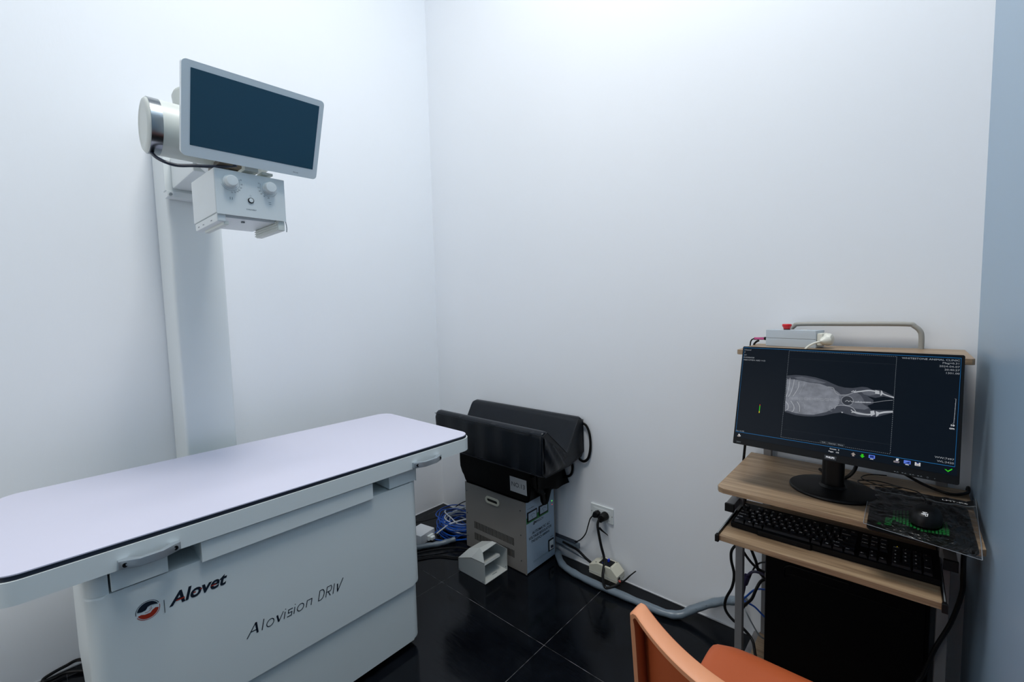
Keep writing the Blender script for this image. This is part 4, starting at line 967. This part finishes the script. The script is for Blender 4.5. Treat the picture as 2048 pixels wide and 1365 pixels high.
rows = [
 (0, [('Ctrl', 1.5), ('*win', 1.25), ('Alt', 1.25), ('', 6.0), ('Alt', 1.25), ('*win', 1.25), ('Menu', 1.25), ('Ctrl', 1.25)]),
 (1, [('\u21E7 Shift', 2.25)]+[(c, 1) for c in 'ZXCVBNM']+[((',', '<'), 1), (('.', '>'), 1), (('/', '?'), 1), ('\u21E7 Shift', 2.75)]),
 (2, [('CapsLock', 1.75)]+[(c, 1) for c in 'ASDFGHJKL']+[((';', ':'), 1), (("'", '"'), 1), ('Enter', 2.25)]),
 (3, [('Tab', 1.5)]+[(c, 1) for c in 'QWERTYUIOP']+[(('[', '{'), 1), ((']', '}'), 1), (('\\', '|'), 1.5)]),
 (4, [(('`', '~'), 1)]+[((a, c), 1) for a, c in zip('1234567890-=', '!@#$%^&*()_+')]+[('Backspace', 2)])]
for r_, ks in rows:
    x = bx
    for lg_, w in ks:
        L_, s2 = (lg_[1], lg_[0]) if isinstance(lg_, tuple) else (lg_, None)
        wd = w*U
        keys.append((x, by+r_*U, wd, U, L_, s2)); x += wd
x = bx; yF = by+5.25*U
fr_ = [('Esc', 0), ('F1', 2), ('F2', 3), ('F3', 4), ('F4', 5), ('F5', 6.5), ('F6', 7.5), ('F7', 8.5), ('F8', 9.5), ('F9', 11), ('F10', 12), ('F11', 13), ('F12', 14)]
hid = []
for t_, u_ in fr_: (hid if t_ in ('F9', 'F10', 'F11', 'F12') else keys).append((bx+u_*U, yF, U, U, t_, None))
nx_ = bx+15.3*U
for j, rw in enumerate((('Delete', 'End', 'PgDn'), ('Insert', 'Home', 'PgUp'))):
    for i, t_ in enumerate(rw): keys.append((nx_+i*U, by+(3+j)*U, U, U, t_, None))
for i, t_ in enumerate(('PrtSc', 'ScrLk', 'Pause')): keys.append((nx_+i*U, yF, U, U, t_, None))
for i, t_ in ((0, '\u2190'), (1, '\u2193'), (2, '\u2192')): keys.append((nx_+i*U, by, U, U, t_, None))
keys.append((nx_+U, by+U, U, U, '\u2191', None))
px_ = bx+18.6*U
for t_, i, j, w, h in (('0', 0, 0, 2, 1), ('.', 2, 0, 1, 1), ('1', 0, 1, 1, 1), ('2', 1, 1, 1, 1), ('3', 2, 1, 1, 1), ('4', 0, 2, 1, 1), ('5', 1, 2, 1, 1), ('6', 2, 2, 1, 1), ('7', 0, 3, 1, 1), ('8', 1, 3, 1, 1), ('9', 2, 3, 1, 1), ('Num', 0, 4, 1, 1), ('/', 1, 4, 1, 1), ('*', 2, 4, 1, 1), ('-', 3, 4, 1, 1), ('+', 3, 2, 1, 2), ('Enter', 3, 0, 1, 2)):
    keys.append((px_+i*U, by+j*U, w*U, h*U, t_, None))
print('keys', len(keys), len(hid), 'right end', px_+4*U, 'kb', kx1)
while len(keys) > 100: hid.append(keys.pop(-3))
for k_ in keys: obj('key', keycap(*k_), ['key', 'legend'], T, fix=False, ang=20)
m_ = None
q = B()
for k_ in hid:
    q2 = keycap(*k_); me = bpy.data.meshes.new('tmp'); q2.bm.to_mesh(me); q.bm.from_mesh(me); bpy.data.meshes.remove(me); q2.bm.free()
o_ = obj('key', q, ['key', 'legend'], T, fix=False, ang=20); o_['kind'] = 'stuff'
q = B(); q.M = tilt
for k in range(1): q.box(px_+.01+k*.028, px_+.0112+k*.028, yF+.006, yF+.0072, ZK+.0155, ZK+.0160)
obj('status_light', q, 'e_yel', T)

# ================================================================== mouse pad in its plastic bag, mouse
T = thing('mouse_pad', 'black mouse pad with green print inside a clear plastic bag on the desk corner', 'mouse pad', (.045, 1.44, ZD))
def sag(y): return -.35*max(0, 1.338-y)**1.0*.6
q = B(); q.prism(rrect(.186, .262, .012, 5, .037, 1.436), ZD+.0035, ZD+.006); 
bmesh.ops.subdivide_edges(q.bm, edges=[e for e in q.bm.edges if e.calc_length() > .1], cuts=6)
for v in q.bm.verts: v.co.z += sag(v.co.y)
pad = obj('pad', q, 'black', T)
q = B(); q.m = 0; z_ = ZD+.0066
def gq(x, y, s=0.): return (x, y, z_+sag(y)+s)
for k in range(16):
    x = -.010+k*.0062; yl = 1.345+.030*abs(k-8)/8*(.4 if k > 8 else 1); yh = 1.475-.035*abs(k-7)/8
    q.poly([gq(x, yl), gq(x+.0042, yl+.002), gq(x+.0042, yh), gq(x, yh-.003)])
for p in ([(.075, 1.385), (.088, 1.395), (.086, 1.370), (.080, 1.362), (.076, 1.372), (.083, 1.378)],): q.line(p, .0028, MX.Translation((0, 0, z_+.0003)))
q.text('RAZER', .0175, frame(gq(-.0165, 1.360, .0002), (.05, 1, 0), (-1, .05, 0)), sx=.95, bold=.0002); q.text('lmt', .012, frame(gq(-.034, 1.335, .0002), (.2, 1, 0), (-1, .2, 0)), shear=.3)
q.m = 1; q.sline([(-.016, 1.408), (-.004, 1.410), (.006, 1.418), (.010, 1.408), (.018, 1.412), (.028, 1.408)], .002, MX.Translation((0, 0, z_+.0005)))
obj('green_print', q, ['green', 'black'], pad, fix=False)
random.seed(3)
def bagf(u, v):
    x = -.062+.194*u+.016*v*u; y = 1.286+(.030*(1-u))*(1-v)+v*(.33-.02*(1-u))+.03*u*v*.0
    e = (.0012*sin(u*23+v*9)+.001*sin(v*31-u*13)+.0007*sin(u*51+v*40))*min(1, v*6)*min(1, u*8)*min(1, (1-u)*8)
    z = ZD+.0098+e*(1 if y < 1.6 else .6)+(sag(y)*1.0 if y < 1.338 else 0)
    if u > .93: z += (u-.93)*.12*(v > .6)*(v-.6)*2.5
    return (min(x, .1475), y, z)
q = B(); q.grid(40, 50, bagf); bg = obj('plastic_bag', q, 'film', T, fix=False, ang=180); bg['label'] = 'clear crinkled plastic bag around the pad'
q = B()
q.tube([tuple(V(bagf(u/20, .0))) for u in range(21)], .0007, 6, sm=1)
q.tube([tuple(V(bagf(u/20, .86))) for u in range(21)], .0009, 6, sm=1)
q.tube([tuple(V(bagf(0, v/20))) for v in range(21)], .0006, 6, sm=1); q.tube([tuple(V(bagf(1, v/20))) for v in range(21)], .0008, 6, sm=1)
mat('seam', '7B838A', .25); obj('bag_seam', q, 'seam', bg)
q = B()
def hd(u, v):
    p = V(bagf(.05+.93*u, .875+.115*v)); p.z += .0015-.0035+.002; return p
q.grid(16, 2, hd); q.m = 1
P1 = V(bagf(.86, .91)); q.text('LMT-K6', .0120, frame((.108, 1.584, P1.z+.0028), (1, .06, 0), (-.06, 1, 0)), sx=1.2, bold=.0002)
obj('bag_header', q, ['black', 'legend'], bg, fix=False)

T = thing('computer_mouse', 'black computer mouse with a small white logo resting on the mouse pad', 'mouse', (.050, 1.405, ZD+.0125))
Mm = MX.Translation((.050, 1.410, ZD+.0125)) @ MX.Rotation(radians(-10), 4, 'Z')
def ms(u, v):
    a = 2*pi*u; rx = .0305*(1-.10*sin(a)) ; ry = .054
    ct, st_ = cos(v*pi/2), sin(v*pi/2)
    k = ct**.62; x = rx*cos(a)*k*(1-.05*cos(2*a)); y = ry*sin(a)*k
    z = .034*st_**.85*(1-.10*(y/ry))+0
    return (x, y-.004*st_, z)
q = B(); q.grid(36, 14, ms, M=Mm); bmesh.ops.remove_doubles(q.bm, verts=q.bm.verts, dist=.0002); bmesh.ops.holes_fill(q.bm, edges=[e for e in q.bm.edges if e.is_boundary]); mb = obj('mouse_body', q, 'black', T, ang=60)
q = B(); q.box(-.0045, .0045, .022, .040, .022, .0335, .003, M=Mm); obj('scroll_wheel', q, 'blackrub', T)
q = B(); M = Mm @ frame((.003, -.0452, .0288), (1, 0, .0), (0, .56, .82))
for p in ([(-.005, -.004), (-.001, .0035), (.003, -.004)], [(-.0055, .0), (.005, .001)], [(-.004, .004), (.004, .0045)], [(.0005, -.004), (.0055, -.003), (.0055, .003)], [(-.002, -.002), (.002, .002)]): q.line(p, .0012, M)
obj('logo', q, 'legend', mb, fix=False)
q = B(); q.tube([Mm @ V((0, .052, .012)), Mm @ V((-.002, .065, .010)), (.050, 1.50, ZD+.018), (.052, 1.53, ZD+.018), (.040, 1.585, ZD+.017), (.015, 1.615, ZD+.012), (-.02, 1.62, ZD+.010), (-.06, 1.612, ZD+.006), (-.085, 1.605, ZD+.005), (-.090, 1.63, ZD+.005), (-.05, 1.655, ZD+.005), (-.01, 1.640, ZD+.006), (.005, 1.620, ZD+.010), (-.03, 1.600, ZD+.010), (-.085, 1.65, ZD+.006), (-.07, 1.70, ZD+.006), (-.03, 1.725, ZD+.005)], .0016, 6); obj('cord', q, 'blackcable', T)
tag(obj('monitor_cable', B().tube([(-.14, 1.56, .85), (-.120, 1.60, .82), (-.10, 1.66, .775), (-.06, 1.70, .77), (-.01, 1.705, .755), (.045, 1.68, .735), (.09, 1.655, .728), (.118, 1.665, .7255), (.140, 1.70, .7255), (.143, 1.745, .72), (.140, 1.752, .60)], .0040, 10), 'blackcable'), 'thick black cable running behind the monitor across the desktop to the right wall', 'cable')
tag(obj('monitor_cable', B().tube([(-.15, 1.56, .83), (-.115, 1.60, .835), (-.098, 1.62, .80), (-.100, 1.62, .76), (-.12, 1.60, .735), (-.15, 1.61, .727), (-.19, 1.66, .727)], .0050, 10), 'blackcable'), 'black cable loop hanging just behind the monitor stand', 'cable')
tag(obj('side_cable', B().tube([(.118, 1.40, .70), (.116, 1.42, .66), (.119, 1.45, .60), (.119, 1.46, .55), (.104, 1.47, .465), (.080, 1.475, .385), (.060, 1.48, .30), (.045, 1.48, .24), (.04, 1.48, .06)], .005, 10), 'blackcable'), 'black cable hanging down at the right end of the desk beside the blue wall', 'cable')
tag(obj('side_cable', B().tube([(-.405, 1.66, 1.05), (-.405, 1.66, .95), (-.400, 1.66, .85), (-.408, 1.66, .75), (-.413, 1.66, .65), (-.402, 1.65, .50)], .0042, 10), 'blackcable'), 'black cable hanging straight down at the left side of monitor and desktop', 'cable')

# cables under the left side of the desk
def cab(pts, r, m, lab, nm='hanging_cable'): return tag(obj(nm, B().tube(pts, r, 8), m), lab, 'cable', 'cables hanging between the left desk legs and the tower')
cab([(-.36, 1.64, .50), (-.400, 1.62, .44), (-.430, 1.61, .40), (-.434, 1.61, .36), (-.424, 1.61, .31), (-.430, 1.61, .26), (-.449, 1.61, .21), (-.452, 1.61, .17), (-.430, 1.61, .142), (-.39, 1.61, .122), (-.36, 1.60, .10), (-.33, 1.535, .085), (-.28, 1.53, .06)], .0048, 'blackcable', 'longest black cable looping out left of the desk leg and down to the lower shelf')
cab([(-.385, 1.63, .43), (-.372, 1.63, .40), (-.360, 1.63, .37), (-.352, 1.63, .34), (-.335, 1.63, .325), (-.319, 1.63, .32)], .005, 'blackcable', 'short thick black cable curving behind the front desk leg into the tower')
cab([(-.41, 1.64, .40), (-.394, 1.64, .375), (-.372, 1.64, .352), (-.35, 1.64, .34), (-.330, 1.64, .338), (-.319, 1.64, .336)], .0045, 'blackcable', 'black cable crossing diagonally between the two left desk legs')
cab([(-.39, 1.64, .27), (-.370, 1.64, .335), (-.350, 1.64, .365), (-.319, 1.64, .38)], .0028, 'blackcable', 'thin black cord rising to the top rear ports of the tower')
cab([(-.400, 1.60, .19), (-.385, 1.60, .22), (-.365, 1.60, .25), (-.352, 1.605, .29), (-.340, 1.62, .315), (-.319, 1.635, .322)], .0048, 'blackcable', 'black cable bent below the purple connector')
T = thing('video_cable', 'purple video cable with a thick ferrite lump at the left rear of the tower', 'cable', (-.37, 1.60, .28))
q = B(); q.tube([(-.319, 1.60, .348), (-.34, 1.60, .352), (-.362, 1.60, .348), (-.378, 1.60, .328), (-.386, 1.60, .300), (-.39, 1.60, .27), (-.40, 1.60, .22)], .0045, 10); obj('cord', q, 'purplecable', T)
q = B(); q.tube([(-.379, 1.60, .326), (-.381, 1.60, .322), (-.388, 1.60, .300), (-.389, 1.60, .294)], .0105, 12, sm=1); obj('ferrite_core', q, 'purplecable', T)
cab([(-.44, 1.70, .150), (-.410, 1.66, .195), (-.392, 1.64, .225), (-.365, 1.64, .262), (-.335, 1.64, .276), (-.318, 1.64, .276)], .0032, 'bluecable', 'upper blue network cable curving into the back of the tower', 'network_cable')
cab([(-.44, 1.72, .158), (-.41, 1.67, .190), (-.390, 1.64, .205), (-.365, 1.64, .200), (-.34, 1.64, .182), (-.318, 1.64, .168)], .0032, 'bluecable', 'lower blue network cable sloping down into the back of the tower', 'network_cable')
cab([(-.43, 1.71, .15), (-.405, 1.66, .20), (-.375, 1.66, .245), (-.345, 1.66, .262), (-.318, 1.66, .262)], .0028, 'whitecable', 'light grey cable beside the upper blue network cable')
cab([(-.42, 1.70, .165), (-.395, 1.65, .165), (-.372, 1.65, .125), (-.350, 1.65, .095), (-.33, 1.66, .085), (-.319, 1.67, .09)], .0026, 'grey', 'thin grey cable hanging low behind the front left desk leg')

# ================================================================== orange chair
T = thing('orange_chair', 'orange plastic chair with a curved backrest pulled up in front of the desk', 'chair', (-.11, .85, 0))
# backrest shell: rounded outline, flange curled toward the back
bxm, hw = -.101, .183
def bc(s, t):
    """s -1..1 across, t 0..1 up"""
    w = hw*(1-.02*(1-t))
    x = bxm+w*s
    y = .545+.060*abs(s)**2.2-.030*(t-.5)-.022*(1-t)**2*0
    z = .50+.322*t-.052*s*s*t*0
    return x, y, z
def outl(s, t):
    # rounded top corners by squashing
    r = .14
    return s, t
q = B(); NXs, NZs = 64, 30
def shell(u, v, off=0.):
    s = 2*u-1; t = v
    # superellipse mapping near the top corners
    ss = s; tt = t
    if t > .72:
        k = (t-.72)/.28; mx_ = math.sqrt(max(0, 1-(k**2.2)*.0)); 
    x, y, z = bc(ss, tt)
    # crown line: top dips toward the centre, corners rounded
    ed = abs(s); drop = .012*max(0, (ed-.93)/.07)**2.0*(t**6)
    z -= drop; x -= .0*s
    z += -.018*(1-s*s)*t
    return V((x, y+off, z))
g = q.grid(NXs, NZs, lambda u, v: shell(u, v))
bm = q.bm
# flange loops along left, top, right
left = [g[j][0] for j in range(NZs+1)]; top = [g[NZs][i] for i in range(1, NXs+1)]; right = [g[j][NXs] for j in range(NZs-1, -1, -1)]
loop = left+top+right
def outw(v):
    p = v.co; s = max(-1, min(1, (p.x-bxm)/hw)); t = (p.z-.50)/.322
    kx = max(0, (abs(s)-.92)/.08)**1.2; kz = max(0, min(1, (t-.90)/.06))**1.2
    return V(((1 if s > 0 else -1)*(kx if kz > 0 else 1)+(0), 0, kz)).normalized()
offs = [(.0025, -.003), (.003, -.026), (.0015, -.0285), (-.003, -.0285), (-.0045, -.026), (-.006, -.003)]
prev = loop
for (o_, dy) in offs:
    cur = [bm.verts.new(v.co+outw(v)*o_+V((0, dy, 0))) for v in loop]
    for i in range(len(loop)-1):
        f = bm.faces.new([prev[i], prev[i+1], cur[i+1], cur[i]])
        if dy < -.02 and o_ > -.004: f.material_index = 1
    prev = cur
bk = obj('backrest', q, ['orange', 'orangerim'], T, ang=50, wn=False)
md = bk.modifiers.new('solid', 'SOLIDIFY'); md.thickness = .003; md.offset = 0
q = B()
def seat(u, v):
    s = 2*u-1; x = -.115+.215*s*(1-.06*(1-v)); y = .665+.447*v
    z = .432-.016*(1-s*s)*(1-abs(2*v-1)**2)+(.012*(1-v)**2)-.014*max(0, (v-.9)/.1)**2
    cx_ = abs(s)**8*abs(2*v-1)**8; 
    return (x*(1)-.0-cx_*.016*s, y-cx_*.016*(1 if v > .5 else -1), z-.004*abs(s)**6)
g = q.grid(26, 26, seat); bm = q.bm
lp = [g[0][i] for i in range(26)]+[g[j][26] for j in range(26)]+[g[26][i] for i in range(26, 0, -1)]+[g[j][0] for j in range(26, 0, -1)]
prev = lp; cc_ = V((-.115, .88, 0))
for o_, dz in ((.004, -.004), (.005, -.012), (.003, -.024)):
    cur = []
    for v in lp:
        d = V((v.co.x-cc_.x, v.co.y-cc_.y, 0)).normalized(); cur.append(bm.verts.new(v.co+d*o_+V((0, 0, dz))))
    for i in range(len(lp)): bm.faces.new([prev[i], prev[(i+1) % len(lp)], cur[(i+1) % len(lp)], cur[i]])
    prev = cur
st_ = obj('seat', q, 'orange', T, ang=60, wn=False); m1 = st_.modifiers.new('solid', 'SOLIDIFY'); m1.thickness = .004; m1.offset = 0
for s in (-1, 1):
    q = B(); q.tube([(-.115+s*.185, 1.02, .012), (-.115+s*.175, 1.00, .20), (-.115+s*.165, .98, .398), (-.115+s*.165, .90, .408), (-.115+s*.165, .74, .408)], .011, 12, sm=4); q.m = 1; q.cyl((-.115+s*.185, 1.02, 0), (-.115+s*.185, 1.02, .02), .014, n=14, bev=.002); obj('leg', q, ['chrome', 'blackrub'], T)
    q = B(); q.tube([(-.115+s*.185, .60, .012), (-.115+s*.175, .64, .20), (-.115+s*.165, .70, .40), (-.108+s*.150, .625, .46), (-.108+s*.150, .590, .56), (-.108+s*.150, .583, .66)], .0105, 12, sm=4); q.m = 1; q.cyl((-.115+s*.185, .60, 0), (-.115+s*.185, .60, .02), .014, n=14, bev=.002); obj('leg', q, ['chrome', 'blackrub'], T)
# ================================================================== light
def area(name, loc, size, size_y, power, col, rot=(0, 0, 0)):
    l = bpy.data.lights.new(name, 'AREA'); l.shape = 'RECTANGLE'; l.size = size; l.size_y = size_y; l.energy = power; l.color = col
    o = bpy.data.objects.new(name, l); COL.objects.link(o); o.location = loc; o.rotation_euler = rot; return o
area('ceiling_lamp', (-.52, .58, ZC-.02), 1.0, .6, 47, (1.0, .967, .91))
area('front_fill', (-1.5, YF+.03, 1.25), 1.1, 2.2, 9.5, (1.0, .98, .95), (radians(90), 0, 0))  # added fill light, no doorway there; lifts the lower walls from behind the camera
w = bpy.data.worlds.new('world'); SC.world = w; w.use_nodes = True
w.node_tree.nodes['Background'].inputs['Color'].default_value = (.75, .85, 1, 1); w.node_tree.nodes['Background'].inputs['Strength'].default_value = .1

# ================================================================== camera
cd_ = bpy.data.cameras.new('camera'); cam = bpy.data.objects.new('camera', cd_); COL.objects.link(cam)
RX = V((.745, .666, -.025)); DN = V((.030, -.071, -.997)); FW = V((-.666, .742, -.073))
FW.normalize(); RX = (RX-FW*RX.dot(FW)).normalized(); UP = RX.cross(FW)
m = MX((RX, UP, -FW)).transposed().to_4x4(); m.translation = V((0, 0, 1.26)); cam.matrix_world = m
cd_.sensor_fit = 'HORIZONTAL'; cd_.sensor_width = 36; cd_.lens = 36*880/2048; cd_.clip_start = .01
SC.camera = cam
SC.view_settings.view_transform = 'Standard'; SC.view_settings.look = 'None'; SC.view_settings.gamma = 1; SC.view_settings.exposure = .22
SC.cycles.max_bounces = 12; SC.cycles.diffuse_bounces = 8
